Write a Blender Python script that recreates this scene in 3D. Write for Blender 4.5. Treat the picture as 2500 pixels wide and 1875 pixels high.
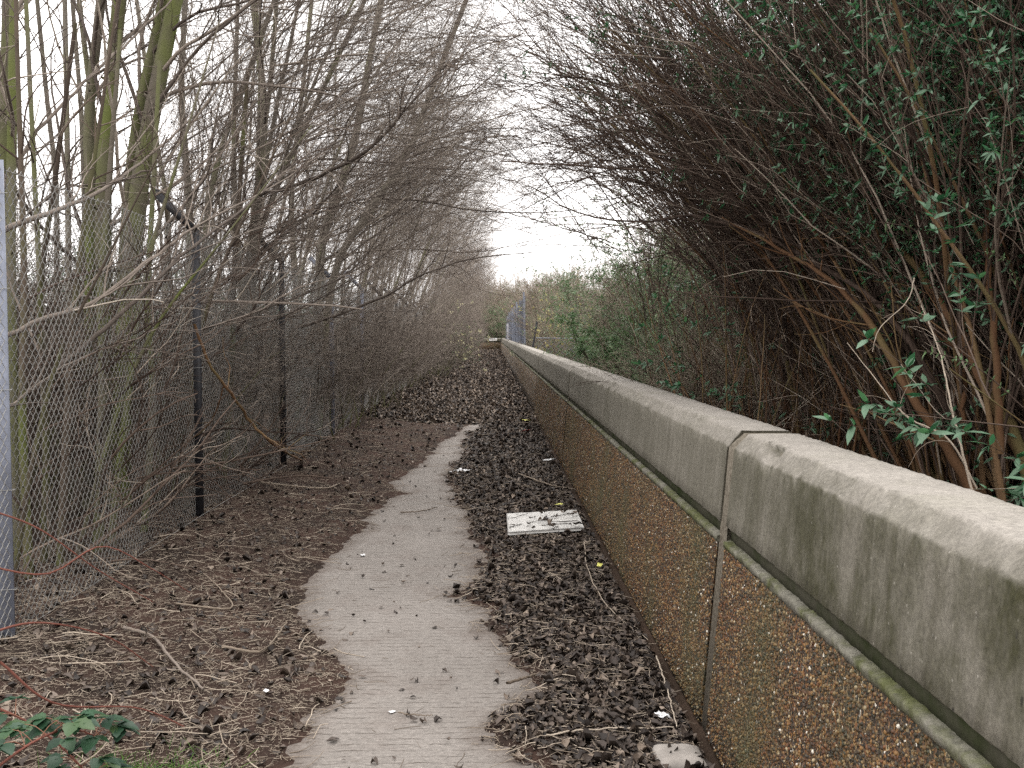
import bpy, math, random
import numpy as np
from math import radians, sin, cos, pi

# ------------------------------------------------------------------ camera, sky, sun, exposure
SC = bpy.context.scene
for o in list(bpy.data.objects):
    bpy.data.objects.remove(o)
COL = SC.collection
EYE = 1.5
PITCH, YAW, FOC = 2.85, 1.13, 2430.0          # degrees down, degrees right, focal length in photo pixels
cam_d = bpy.data.cameras.new('camera'); cam = bpy.data.objects.new('camera', cam_d); COL.objects.link(cam)
cam.location = (0, 0, EYE); cam.rotation_euler = (radians(90 - PITCH), 0, radians(-YAW))
cam_d.sensor_width = 36; cam_d.lens = FOC / 2500 * 36; cam_d.clip_start = 0.05; cam_d.clip_end = 1500
cam_d.dof.use_dof = False
SC.camera = cam

W = bpy.data.worlds.new("World"); SC.world = W; W.use_nodes = True
nt = W.node_tree; nt.nodes.clear()
sky = nt.nodes.new('ShaderNodeTexSky'); sky.sky_type = 'NISHITA'; sky.sun_disc = False
SUN_EL, SUN_AZ = 58.0, 20.0
sky.sun_elevation = radians(SUN_EL); sky.sun_rotation = radians(SUN_AZ); sky.dust_density = 4; sky.air_density = 1.0
hs = nt.nodes.new('ShaderNodeHueSaturation'); hs.inputs['Saturation'].default_value = 0.12
mx = nt.nodes.new('ShaderNodeMixRGB'); mx.blend_type = 'MIX'; mx.inputs[0].default_value = 0.8
mx.inputs[2].default_value = (12.6, 12.25, 12.05, 1)            # the even white cloud layer
bg = nt.nodes.new('ShaderNodeBackground'); bg.inputs['Strength'].default_value = 0.15
wo = nt.nodes.new('ShaderNodeOutputWorld')
nt.links.new(sky.outputs[0], hs.inputs['Color']); nt.links.new(hs.outputs[0], mx.inputs[1])
nt.links.new(mx.outputs[0], bg.inputs[0]); nt.links.new(bg.outputs[0], wo.inputs[0])

sd = bpy.data.lights.new('sun', 'SUN'); sd.energy = 0.9; sd.angle = radians(25); sd.color = (1.0, 0.97, 0.93)
so = bpy.data.objects.new('sun', sd); COL.objects.link(so)
so.rotation_euler = (radians(90 - SUN_EL), 0, radians(180 - SUN_AZ))

SC.view_settings.view_transform = 'Standard'; SC.view_settings.look = 'None'
SC.view_settings.exposure = 0.8; SC.view_settings.gamma = 1.0; SC.view_settings.use_curve_mapping = False
SC.render.engine = 'CYCLES'
SC.cycles.max_bounces = 4; SC.cycles.diffuse_bounces = 1; SC.cycles.glossy_bounces = 2
SC.cycles.transmission_bounces = 2; SC.cycles.transparent_max_bounces = 4
SC.cycles.use_denoising = False
SC.render.film_transparent = False

# ------------------------------------------------------------------ photo measurements -> world
_a, _p = radians(YAW), radians(PITCH)
FWD = np.array((sin(_a)*cos(_p), cos(_a)*cos(_p), -sin(_p))); RGT = np.array((cos(_a), -sin(_a), 0)); UPV = np.cross(RGT, FWD)
K = 2500 / 2212.0
def ray(px, py):                                # px, py in the 2212-wide view of the photo
    return FWD*FOC + RGT*(px*K - 1250) + UPV*(937.5 - py*K)
def at(px, py, Y):                              # the point that far down the path
    r = ray(px, py); return np.array((0, 0, EYE)) + r*(Y/r[1])
def gnd(px, py, z=0.0):
    r = ray(px, py); return np.array((0, 0, EYE)) + r*((z-EYE)/r[2])

# ------------------------------------------------------------------ mesh helpers
def build(name, V, F, mats, parent=None, tint=None, smooth=True, fmat=None):
    """V (n,3); F an (m,4) or (m,3) int array or a list of such; one mesh object."""
    V = np.asarray(V, np.float32)
    if not isinstance(F, list): F = [F]
    F = [np.asarray(f, np.int32) for f in F if len(f)]
    me = bpy.data.meshes.new(name)
    me.vertices.add(len(V)); me.vertices.foreach_set('co', V.ravel())
    nl = sum(f.size for f in F); npoly = sum(len(f) for f in F)
    me.loops.add(nl); me.loops.foreach_set('vertex_index', np.concatenate([f.ravel() for f in F]))
    me.polygons.add(npoly)
    starts = []; off = 0
    for f in F:
        starts.append(off + np.arange(len(f))*f.shape[1]); off += f.size
    me.polygons.foreach_set('loop_start', np.concatenate(starts).astype(np.int32))
    if fmat is not None: me.polygons.foreach_set('material_index', np.asarray(fmat, np.int32))
    me.update(calc_edges=True)
    if smooth: me.polygons.foreach_set('use_smooth', np.ones(npoly, bool))
    if tint is not None:
        at_ = me.attributes.new('tint', 'FLOAT', 'POINT'); at_.data.foreach_set('value', np.asarray(tint, np.float32))
    for m in (mats if isinstance(mats, (list, tuple)) else [mats]): me.materials.append(m)
    o = bpy.data.objects.new(name, me); COL.objects.link(o)
    if parent is not None: o.parent = parent
    return o
def empty(name, loc=(0,0,0), rz=0.0):
    o = bpy.data.objects.new(name, None); COL.objects.link(o); o.location = loc; o.rotation_euler = (0,0,rz); return o
def tag(o, label=None, cat=None, group=None, kind=None):
    if label: o['label'] = label
    if cat: o['category'] = cat
    if group: o['group'] = group
    if kind: o['kind'] = kind
    return o
def copy_tree(o, parent=None):
    c = o.copy(); COL.objects.link(c); c.parent = parent
    for ch in list(o.children): copy_tree(ch, c)
    return c
class MB:
    """collects pieces into one mesh"""
    def __init__(s): s.V=[]; s.F=[]; s.T=[]; s.n=0
    def add(s, V, F, t=None):
        V = np.asarray(V, np.float32).reshape(-1,3); s.V.append(V); s.F.append(np.asarray(F, np.int32) + s.n)
        s.T.append(np.full(len(V), .5, np.float32) if t is None else np.broadcast_to(np.asarray(t, np.float32), (len(V),)))
        s.n += len(V)
    def box(s, x0,x1,y0,y1,z0,z1, t=None):
        V=[(x,y,z) for x in (x0,x1) for y in (y0,y1) for z in (z0,z1)]
        s.add(V, [(0,1,3,2),(4,6,7,5),(0,4,5,1),(2,3,7,6),(0,2,6,4),(1,5,7,3)], t)
    def make(s, name, mats, parent=None, smooth=True):
        by = {}
        for f in s.F: by.setdefault(f.shape[1], []).append(f)
        return build(name, np.concatenate(s.V), [np.concatenate(v) for v in by.values()], mats, parent, np.concatenate(s.T), smooth)
def nrm(v): return v / np.maximum(np.linalg.norm(v, axis=-1, keepdims=True), 1e-9)

def tube_arrays(P, R, sides):
    """P (N,S,3) polylines, R (N,S) radii -> verts, quads"""
    N, S, _ = P.shape
    T = np.empty_like(P); T[:,1:-1] = P[:,2:]-P[:,:-2]; T[:,0] = P[:,1]-P[:,0]; T[:,-1] = P[:,-1]-P[:,-2]
    T = nrm(T); D = nrm(P[:,-1]-P[:,0])
    ref = np.zeros((N,3)); ref[np.arange(N), np.argmin(np.abs(D), axis=1)] = 1
    A = nrm(np.cross(T, ref[:,None,:])); B = np.cross(T, A)
    ph = np.arange(sides)*2*pi/sides
    V = P[:,:,None,:] + R[:,:,None,None]*(np.cos(ph)[None,None,:,None]*A[:,:,None,:] + np.sin(ph)[None,None,:,None]*B[:,:,None,:])
    i = (np.arange(N)[:,None,None]*S + np.arange(S-1)[None,:,None])*sides
    k = np.arange(sides)[None,None,:]; k2 = (k+1) % sides
    F = np.stack([i+k, i+k2, i+sides+k2, i+sides+k], -1).reshape(-1,4)
    return V.reshape(-1,3), F
def add_tubes(mb, P, R, sides, t=None, rng=None):
    V, F = tube_arrays(P, R, sides)
    N, S, _ = P.shape
    if t is None: t = (rng or np.random.default_rng(1)).random(N)
    mb.add(V, F, np.repeat(t, S*sides))
def spline(pts, n):
    """a smooth polyline through pts (Catmull-Rom)"""
    p = np.asarray(pts, float); m = len(p)
    q = np.vstack([2*p[0]-p[1], p, 2*p[-1]-p[-2]])
    u = np.linspace(0, m-1-1e-6, n); i = u.astype(int); f = (u-i)[:,None]
    a,b,c,d = q[i], q[i+1], q[i+2], q[i+3]
    return .5*((2*b) + (-a+c)*f + (2*a-5*b+4*c-d)*f*f + (-a+3*b-3*c+d)*f**3)
def one_tube(mb, pts, r0, r1, sides=6, n=14, t=.5, wob=0.0, rng=None):
    P = spline(pts, n)
    if wob: P[1:-1] += rng.normal(0, wob, (n-2, 3))
    add_tubes(mb, P[None], np.linspace(r0, r1, n)[None], sides, np.array([t]))

# value noise in 2-D
def vnoise(x, y, seed=0):
    x = np.asarray(x, float); y = np.asarray(y, float)
    xi = np.floor(x).astype(np.int64); yi = np.floor(y).astype(np.int64); fx = x-xi; fy = y-yi
    fx = fx*fx*(3-2*fx); fy = fy*fy*(3-2*fy)
    def h(a, b):
        n = (a*374761393 + b*668265263 + seed*1274126177) & 0xffffffff
        n = ((n ^ (n >> 13))*1274126177) & 0xffffffff
        return ((n ^ (n >> 16)) & 0xffff)/65535.0
    return (h(xi,yi)*(1-fx)+h(xi+1,yi)*fx)*(1-fy) + (h(xi,yi+1)*(1-fx)+h(xi+1,yi+1)*fx)*fy
def fbm(x, y, seed=0, o=4):
    s = 0; a = .5
    for k in range(o): s = s + a*vnoise(x*2**k, y*2**k, seed+k); a *= .5
    return s
def sstep(a, b, x):
    t = np.clip((x-a)/(b-a), 0, 1); return t*t*(3-2*t)

# ------------------------------------------------------------------ materials
def mat(name, rough=.9, spec=.2):
    m = bpy.data.materials.new(name); m.use_nodes = True; n = m.node_tree; b = n.nodes['Principled BSDF']
    b.inputs['Roughness'].default_value = rough; b.inputs['Specular IOR Level'].default_value = spec
    return m, n, b
def N(n, t, **kw):
    x = n.nodes.new(t)
    for k, v in kw.items(): setattr(x, k, v)
    return x
def ramp(n, src, stops, interp='LINEAR'):
    r = N(n, 'ShaderNodeValToRGB'); r.color_ramp.interpolation = interp
    e = r.color_ramp.elements
    while len(e) < len(stops): e.new(.5)
    for k, (p, c) in enumerate(stops):
        e[k].position = p; e[k].color = (c, c, c, 1) if isinstance(c, (int, float)) else (*c, 1)
    if src is not None: n.links.new(src, r.inputs[0])
    return r.outputs[0]
def coords(n, scale=(1,1,1), kind='Object'):
    tc = N(n, 'ShaderNodeTexCoord'); mp = N(n, 'ShaderNodeMapping'); mp.inputs['Scale'].default_value = scale
    n.links.new(tc.outputs[kind], mp.inputs[0]); return mp.outputs[0]
def noise(n, vec, scale, detail=4, rough=.6, out='Fac'):
    x = N(n, 'ShaderNodeTexNoise'); x.inputs['Scale'].default_value = scale; x.inputs['Detail'].default_value = detail
    x.inputs['Roughness'].default_value = rough; n.links.new(vec, x.inputs['Vector']); return x.outputs[out]
def voro(n, vec, scale, feature='F1', out='Distance', rand=1.0):
    x = N(n, 'ShaderNodeTexVoronoi', feature=feature); x.inputs['Scale'].default_value = scale
    x.inputs['Randomness'].default_value = rand
    n.links.new(vec, x.inputs['Vector']); return x.outputs[out]
def mix(n, f, a, b, mode='MIX'):
    x = N(n, 'ShaderNodeMixRGB', blend_type=mode)
    for i, v in ((0, f), (1, a), (2, b)):
        if isinstance(v, (int, float)): x.inputs[i].default_value = v if i == 0 else (v, v, v, 1)
        elif isinstance(v, tuple): x.inputs[i].default_value = (*v, 1)
        else: n.links.new(v, x.inputs[i])
    return x.outputs[0]
def math_(n, op, a, b=0.0):
    x = N(n, 'ShaderNodeMath', operation=op)
    for i, v in ((0, a), (1, b)):
        if isinstance(v, (int, float)): x.inputs[i].default_value = v
        else: n.links.new(v, x.inputs[i])
    return x.outputs[0]
def bump(n, b, h, strength=.5, dist=.01):
    x = N(n, 'ShaderNodeBump'); x.inputs['Strength'].default_value = strength; x.inputs['Distance'].default_value = dist
    n.links.new(h, x.inputs['Height']); n.links.new(x.outputs[0], b.inputs['Normal'])
def tint_of(n):
    x = N(n, 'ShaderNodeAttribute', attribute_name='tint'); return x.outputs['Fac']

def bark(name, stops, moss=None, nscale=30, mscale=2.5, mth=(.42,.6)):
    m, n, b = mat(name, .85, .25)
    v = coords(n)
    c = ramp(n, tint_of(n), stops)
    g = noise(n, coords(n, (1,1,.25)), nscale, 5)
    c = mix(n, .55, c, ramp(n, g, [(.25, .45), (.75, 1.0)]), 'MULTIPLY')
    if moss:
        f = ramp(n, noise(n, coords(n, (1,1,.35)), mscale, 3), [(mth[0], 0.0), (mth[1], .85)])
        c = mix(n, f, c, moss)
    n.links.new(c, b.inputs['Base Color']); bump(n, b, g, .6, .006)
    return m
M = {}
M['bark_trunk'] = bark('mossy_bark', [(0,(.115,.098,.076)),(1,(.20,.175,.138))], moss=(.125,.15,.035), mth=(.40,.62))
M['bark_grey'] = bark('grey_bark', [(0,(.17,.148,.122)),(1,(.29,.26,.21))], moss=(.17,.19,.07), mth=(.55,.7))
M['bark_dark'] = bark('dark_bark', [(0,(.055,.04,.03)),(1,(.13,.10,.075))], moss=(.11,.13,.035), mth=(.52,.68))
M['twig_grey'] = bark('grey_twigs', [(0,(.06,.045,.037)),(.35,(.17,.14,.118)),(.8,(.30,.25,.21)),(1,(.46,.40,.33))])
M['twig_brown'] = bark('brown_twigs', [(0,(.030,.018,.013)),(.55,(.085,.058,.044)),(.85,(.17,.125,.098)),(1,(.44,.37,.30))])
M['stem_brown'] = bark('brown_stems', [(0,(.09,.042,.020)),(.6,(.155,.085,.042)),(1,(.23,.155,.085))], moss=(.12,.11,.045), mth=(.5,.7))
M['twig_pale'] = bark('pale_twigs', [(0,(.13,.10,.075)),(.5,(.32,.26,.2)),(1,(.52,.44,.35))])
M['bramble_stem'] = bark('bramble_stem', [(0,(.16,.04,.035)),(1,(.32,.2,.12))])

def leafmat(name, stops, rough=.5, back=None, trans=.25):
    m, n, b = mat(name, rough, .35)
    c = ramp(n, tint_of(n), stops)
    c = mix(n, .35, c, ramp(n, noise(n, coords(n), 60, 2), [(.3,.6),(.7,1.0)]), 'MULTIPLY')
    if back:
        g = N(n, 'ShaderNodeNewGeometry'); c = mix(n, g.outputs['Backfacing'], c, back)
    n.links.new(c, b.inputs['Base Color'])
    if trans:
        t = N(n, 'ShaderNodeBsdfTranslucent'); n.links.new(c, t.inputs[0])
        s = N(n, 'ShaderNodeMixShader'); s.inputs[0].default_value = trans
        out = n.nodes['Material Output']
        n.links.new(b.outputs[0], s.inputs[1]); n.links.new(t.outputs[0], s.inputs[2]); n.links.new(s.outputs[0], out.inputs[0])
    return m
M['leaf_dark'] = leafmat('dark_green_leaf', [(0,(.018,.075,.032)),(.6,(.042,.155,.062)),(1,(.12,.28,.11))], back=(.11,.19,.12))
M['leaf_grey'] = leafmat('grey_green_leaf', [(0,(.055,.13,.045)),(.6,(.135,.22,.095)),(1,(.28,.37,.20))])
M['leaf_yellow'] = leafmat('yellow_leaf', [(0,(.45,.40,.10)),(1,(.75,.70,.30))])
M['blossom'] = leafmat('cream_blossom', [(0,(.55,.5,.28)),(1,(.8,.76,.5))])
M['leaf_dead'] = leafmat('dead_leaf', [(0,(.014,.010,.008)),(.42,(.042,.031,.025)),(.8,(.125,.095,.075)),(1,(.34,.27,.21))], rough=.6, trans=0)
M['leaf_bramble'] = leafmat('bramble_leaf', [(0,(.014,.042,.022)),(.7,(.03,.085,.04)),(1,(.07,.12,.045))])
M['grass'] = leafmat('green_grass', [(0,(.06,.16,.03)),(1,(.2,.36,.07))])

# brushed concrete
m, n, b = mat('brushed_concrete', .9, .2); v = coords(n)
big = noise(n, v, 1.3, 4); fine = noise(n, v, 160, 3)
c = mix(n, big, (.195,.176,.158), (.315,.286,.262))
c = mix(n, .8, c, ramp(n, noise(n, coords(n, (14,55,10)), 1.6, 6, .85), [(.3,.45),(.7,1.35)]), 'MULTIPLY')
c = mix(n, .5, c, ramp(n, noise(n, v, 60, 4, .8), [(.3,.5),(.7,1.3)]), 'MULTIPLY')
warp = noise(n, coords(n, (3,1,1)), 3, 3)
yv = N(n, 'ShaderNodeSeparateXYZ'); n.links.new(v, yv.inputs[0])
ph = math_(n, 'ADD', math_(n, 'MULTIPLY', yv.outputs[1], 2*pi/.052), math_(n, 'MULTIPLY', warp, 5.0))
gro = ramp(n, math_(n, 'SINE', ph), [(.86, 0.0), (.99, 1.0)])
brk = ramp(n, noise(n, coords(n, (5,14,1)), 2.2, 4, .7), [(.46, 0.0), (.60, 1.0)])
g = mix(n, 1.0, gro, brk, 'MULTIPLY')
c = mix(n, math_(n, 'MULTIPLY', g, .88), c, (.085,.07,.058))
sp = ramp(n, voro(n, v, 70), [(.10, 1.0), (.16, 0.0)])
c = mix(n, math_(n, 'MULTIPLY', sp, ramp(n, noise(n, v, 9, 2), [(.45,0.0),(.7,.7)])), c, (.62,.58,.52))
st = ramp(n, noise(n, v, 3.2, 5, .7), [(.5, 0.0), (.75, .45)])
c = mix(n, st, c, (.13,.10,.085))
dirt = mix(n, 1.0, tint_of(n), ramp(n, noise(n, v, 17, 5, .8), [(.3,.1),(.65,1.0)]), 'MULTIPLY')
c = mix(n, dirt, c, (.085,.062,.048))
n.links.new(c, b.inputs['Base Color'])
bump(n, b, math_(n, 'SUBTRACT', math_(n, 'MULTIPLY', fine, .4), g), .7, .006); M['concrete_path'] = m

# soil with crumbs and chips
def soilmat(name, dark, red, pale, sc=1.0):
    m, n, b = mat(name, .95, .1); v = coords(n)
    c = mix(n, ramp(n, noise(n, v, 2.3*sc, 4), [(.35,0.0),(.65,1.0)]), dark, red)
    c = mix(n, .6, c, ramp(n, noise(n, v, 55*sc, 5, .75), [(.3,.35),(.75,1.3)]), 'MULTIPLY')
    chip = ramp(n, voro(n, coords(n, (1,.6,1)), 95*sc), [(.14, 1.0), (.22, 0.0)])
    c = mix(n, math_(n, 'MULTIPLY', chip, ramp(n, noise(n, v, 14*sc, 3), [(.5,0.0),(.68,.8)])), c, pale)
    n.links.new(c, b.inputs['Base Color']); bump(n, b, noise(n, v, 70*sc, 5, .75), .9, .012); return m
M['soil'] = soilmat('leafy_soil', (.038,.027,.022), (.075,.046,.036), (.30,.24,.19))
M['ground'] = soilmat('woodland_soil', (.04,.028,.02), (.075,.05,.036), (.2,.16,.12), .5)

# precast coping: pale top, algae and streaks down the front
m, n, b = mat('coping_concrete', .88, .25); v = coords(n)
ge = N(n, 'ShaderNodeNewGeometry'); sx = N(n, 'ShaderNodeSeparateXYZ'); n.links.new(ge.outputs['Normal'], sx.inputs[0])
topf = ramp(n, sx.outputs[2], [(.30, 0.0), (.95, 1.0)])
streak = noise(n, coords(n, (4, 9, .7)), 2.2, 5, .65)
front = mix(n, ramp(n, streak, [(.3,0.0),(.7,1.0)]), (.165,.151,.122), (.235,.218,.182))
yy_ = N(n, 'ShaderNodeSeparateXYZ'); n.links.new(v, yy_.inputs[0])
damp = ramp(n, math_(n, 'MULTIPLY', yy_.outputs[1], .25), [(.60, 1.0), (.97, .35)])
algae = math_(n, 'MULTIPLY', ramp(n, noise(n, coords(n, (2, 2.2, 1.2)), 1.6, 5, .75), [(.36,.1),(.60,.95)]), damp)
front = mix(n, algae, front, (.042,.041,.016))
wh = ramp(n, noise(n, coords(n, (5, 26, .8)), 1.5, 3, .6), [(.62,0.0),(.75,.4)])
front = mix(n, math_(n,'MULTIPLY',wh,.25), front, (.30,.29,.25))
por = mix(n, 1.0, ramp(n, voro(n, coords(n, (1,1,.55)), 24), [(.09,1.0),(.13,0.0)]), ramp(n, noise(n, v, 13, 2), [(.50,0.0),(.56,1.0)]), 'MULTIPLY')
front = mix(n, math_(n,'MULTIPLY',por,.8), front, (.03,.028,.022))
top = mix(n, noise(n, v, 7, 5, .7), (.23,.21,.185), (.40,.37,.33))
top = mix(n, ramp(n, noise(n, v, 2.1, 4, .7), [(.52,0.0),(.75,.5)]), top, (.23,.22,.17))
fine = noise(n, v, 75, 6, .8)
speck = ramp(n, voro(n, v, 48), [(.10, 1.0), (.17, 0.0)])
c = mix(n, topf, front, top); c = mix(n, .75, c, ramp(n, fine, [(.28,.35),(.72,1.3)]), 'MULTIPLY')
c = mix(n, math_(n, 'MULTIPLY', speck, ramp(n, noise(n, v, 11, 3), [(.5,0.0),(.7,.6)])), c, (.55,.52,.46))
n.links.new(c, b.inputs['Base Color']); bump(n, b, mix(n, .25, fine, noise(n, v, 28, 4)), .8, .005); M['coping'] = m

m, n, b = mat('mossy_ledge', .9, .2); v = coords(n)
c = mix(n, ramp(n, noise(n, coords(n,(3,3,3)), 1.8, 4, .7), [(.42,0.0),(.6,1.0)]), (.20,.19,.155), (.105,.112,.048))
c = mix(n, .8, c, ramp(n, noise(n, v, 45, 6, .8), [(.3,.3),(.7,1.25)]), 'MULTIPLY')
n.links.new(c, b.inputs['Base Color']); bump(n, b, noise(n, v, 60, 5, .8), .8, .006); M['ledge'] = m
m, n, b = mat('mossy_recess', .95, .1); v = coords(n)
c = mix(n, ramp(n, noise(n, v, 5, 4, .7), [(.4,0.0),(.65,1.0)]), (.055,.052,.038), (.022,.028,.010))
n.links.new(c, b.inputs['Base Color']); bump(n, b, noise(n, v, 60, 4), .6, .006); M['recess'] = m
m, n, b = mat('joint_mortar', .9, .2); v = coords(n)
c = mix(n, ramp(n, noise(n, v, 60, 6, .8), [(.35,0.0),(.65,1.0)]), (.075,.062,.045), (.22,.195,.155))
n.links.new(c, b.inputs['Base Color']); bump(n, b, noise(n, v, 120, 3), .6, .004); M['mortar'] = m

# exposed pebble aggregate
AGG_STOPS = [(0,(.15,.06,.020)),(.13,(.055,.032,.018)),(.30,(.22,.115,.036)),(.42,(.026,.020,.013)),(.58,(.125,.080,.037)),
             (.70,(.24,.16,.072)),(.79,(.09,.040,.017)),(.89,(.055,.044,.030)),(.955,(.38,.30,.18)),(.985,(.66,.61,.52))]
m, n, b = mat('pebble_aggregate', .62, .4); v = coords(n, (1,1,.85))
vd = N(n, 'ShaderNodeTexVoronoi'); vd.inputs['Scale'].default_value = 105; n.links.new(v, vd.inputs['Vector'])
sp_ = N(n, 'ShaderNodeSeparateColor'); n.links.new(vd.outputs['Color'], sp_.inputs[0])
c = ramp(n, sp_.outputs[0], AGG_STOPS, 'CONSTANT')
edge = ramp(n, vd.outputs['Distance'], [(.28, 1.0), (.58, 0.0)])
c = mix(n, math_(n,'MULTIPLY',edge,.8), c, (.035,.026,.018))
c = mix(n, ramp(n, noise(n, v, 1.6, 4, .7), [(.45,0.0),(.7,.45)]), c, (.07,.075,.03))
n.links.new(c, b.inputs['Base Color']); bump(n, b, ramp(n, vd.outputs['Distance'], [(.1,1.0),(.6,0.0)]), 1.0, .009)
M['aggregate'] = m
m, n, b = mat('pebble', .55, .45)
c = ramp(n, tint_of(n), AGG_STOPS, 'CONSTANT')
c = mix(n, .4, c, ramp(n, noise(n, coords(n), 200, 2), [(.3,.5),(.7,1.05)]), 'MULTIPLY')
c = mix(n, ramp(n, noise(n, coords(n), 1.6, 4, .7), [(.45,0.0),(.68,.6)]), c, (.055,.062,.02))
n.links.new(c, b.inputs['Base Color']); M['pebble'] = m

def plain(name, col, rough=.6, metal=0.0, var=.3, sc=20, bp=.2):
    m, n, b = mat(name, rough, .4); b.inputs['Metallic'].default_value = metal
    g = noise(n, coords(n), sc, 4)
    c = mix(n, var, col, ramp(n, g, [(.25,.3),(.75,1.2)]), 'MULTIPLY')
    n.links.new(c, b.inputs['Base Color']); bump(n, b, g, bp, .003); return m
M['wire'] = plain('galvanised_wire', (.33,.325,.31), .5, .35)
M['wire_dark'] = plain('blue_grey_wire', (.20,.22,.27), .5, .2)
M['post_blue'] = plain('blue_grey_steel', (.24,.26,.32), .5, .2, .5, 9)
M['post_dark'] = plain('dark_painted_steel', (.024,.024,.028), .5, .1)
M['board'] = plain('white_board', (.60,.585,.555), .6, 0, .45, 9)
M['grime'] = plain('board_grime', (.06,.05,.045), .8)
M['paper'] = plain('scrap_paper', (.78,.78,.78), .7, 0, .25, 30)
M['red_plastic'] = plain('red_plastic', (.62,.07,.05), .4)
M['yellow_scrap'] = plain('yellow_scrap', (.70,.68,.16), .6)
M['sign_white'] = plain('sign_white', (.8,.8,.78), .5, 0, .1)
M['sign_black'] = plain('sign_black', (.03,.03,.03), .5)
M['sheet'] = plain('grey_sheet', (.36,.36,.40), .6, 0, .5, 4)
M['rubble'] = plain('rubble_concrete', (.34,.31,.28), .9, 0, .5, 12, .6)

# ------------------------------------------------------------------ plants
def grow(rng, S, D, L, r0, r1, nseg, wander, pull=(0,0,0), power=1.0):
    """N wandering polylines"""
    n_ = len(S); P = np.empty((n_, nseg+1, 3)); P[:,0] = S; d = nrm(D.copy()); pull = np.asarray(pull, float)
    kink = rng.normal(0, 1, (n_, 3))
    for k in range(nseg):
        kink = .45*kink + rng.normal(0, 1, (n_, 3))
        d = nrm(d + wander*kink + pull/nseg)
        P[:,k+1] = P[:,k] + d*(L/nseg)[:,None]
    t = np.linspace(0, 1, nseg+1)[None]**power
    return P, r0[:,None]*(1-t) + r1[:,None]*t
def spawn(rng, P, R, count, t0, t1, ang, lr, rr, along=0.0, up=0.0):
    """children of the polylines: start, direction, length factor and radius"""
    n_, S, _ = P.shape
    idx = np.repeat(np.arange(n_), count) if isinstance(count, int) else np.repeat(np.arange(n_), count)
    m_ = len(idx); t = rng.uniform(t0, t1, m_)
    u = t*(S-1); i = np.minimum(u.astype(int), S-2); f = (u-i)[:,None]
    pos = P[idx,i]*(1-f) + P[idx,i+1]*f; tan = nrm(P[idx,i+1]-P[idx,i]); rad = R[idx,i]*(1-f[:,0]) + R[idx,i+1]*f[:,0]
    plen = np.linalg.norm(np.diff(P, axis=1), axis=2).sum(1)[idx]
    perp = nrm(np.cross(tan, rng.normal(0,1,(m_,3))))
    a = rng.uniform(ang[0], ang[1], m_)[:,None]
    d = nrm(tan*np.cos(a) + perp*np.sin(a) + np.array((0,0,up)))
    L = plen*rng.uniform(lr[0], lr[1], m_)*(1.15-.6*t)
    return pos, d, L, np.minimum(rad*rr, rad*.9)
def leaves(mb, rng, pos, nrm_dir, size, ratio=.35, fold=.25, droop=.25):
    """lanceolate folded leaves, each pointing along nrm_dir"""
    n_ = len(pos); d = nrm(nrm_dir); s = nrm(np.cross(d, rng.normal(0,1,(n_,3)) + np.array((0,0,1.5)))); u = np.cross(s, d)
    sz = size[:,None]; w = sz*ratio*.5*rng.uniform(.8,1.2,(n_,1)); dz = np.array((0,0,-1))*sz*droop*rng.uniform(0,2,(n_,1))
    m1 = pos + d*sz*.28 + dz*.08; m2 = pos + d*sz*.62 + dz*.40; e = pos + d*sz + dz; f1 = u*w*fold
    V = np.stack([pos, m1+s*w*.85+f1, m1, m1-s*w*.85+f1, m2+s*w*.8+f1, m2, m2-s*w*.8+f1, e], 1)
    i = (np.arange(n_)*8)[:,None]
    mb.add(V.reshape(-1,3), np.concatenate([np.hstack([i, i+2, i+1]), np.hstack([i, i+3, i+2]), np.hstack([i+4, i+5, i+7]), np.hstack([i+5, i+6, i+7])]), np.repeat(rng.beta(1.5,1.7,n_), 8))
    mb.add(V.reshape(-1,3)[:0], np.concatenate([np.hstack([i+1, i+2, i+5, i+4]), np.hstack([i+2, i+3, i+6, i+5])]) - len(pos)*8)
def whorls(mb, rng, P, per, t0, nodes, size, ratio=.27):
    """whorls of leaves along shoots"""
    n_, S, _ = P.shape
    for k in range(nodes):
        t = np.clip(t0 + (1-t0)*(k+rng.random(n_))/nodes, 0, .999); u = t*(S-1); i = np.minimum(u.astype(int), S-2); f = (u-i)[:,None]
        ar = np.arange(n_); pos = P[ar,i]*(1-f)+P[ar,i+1]*f; tan = nrm(P[ar,i+1]-P[ar,i])
        for q in range(per):
            pr = nrm(np.cross(tan, rng.normal(0,1,(n_,3))))
            d = nrm(tan*rng.uniform(.1,.9,(n_,1)) + pr + np.array((0,0,.15)))
            leaves(mb, rng, pos, d, size*rng.uniform(.5,1.15,n_), ratio)

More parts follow.
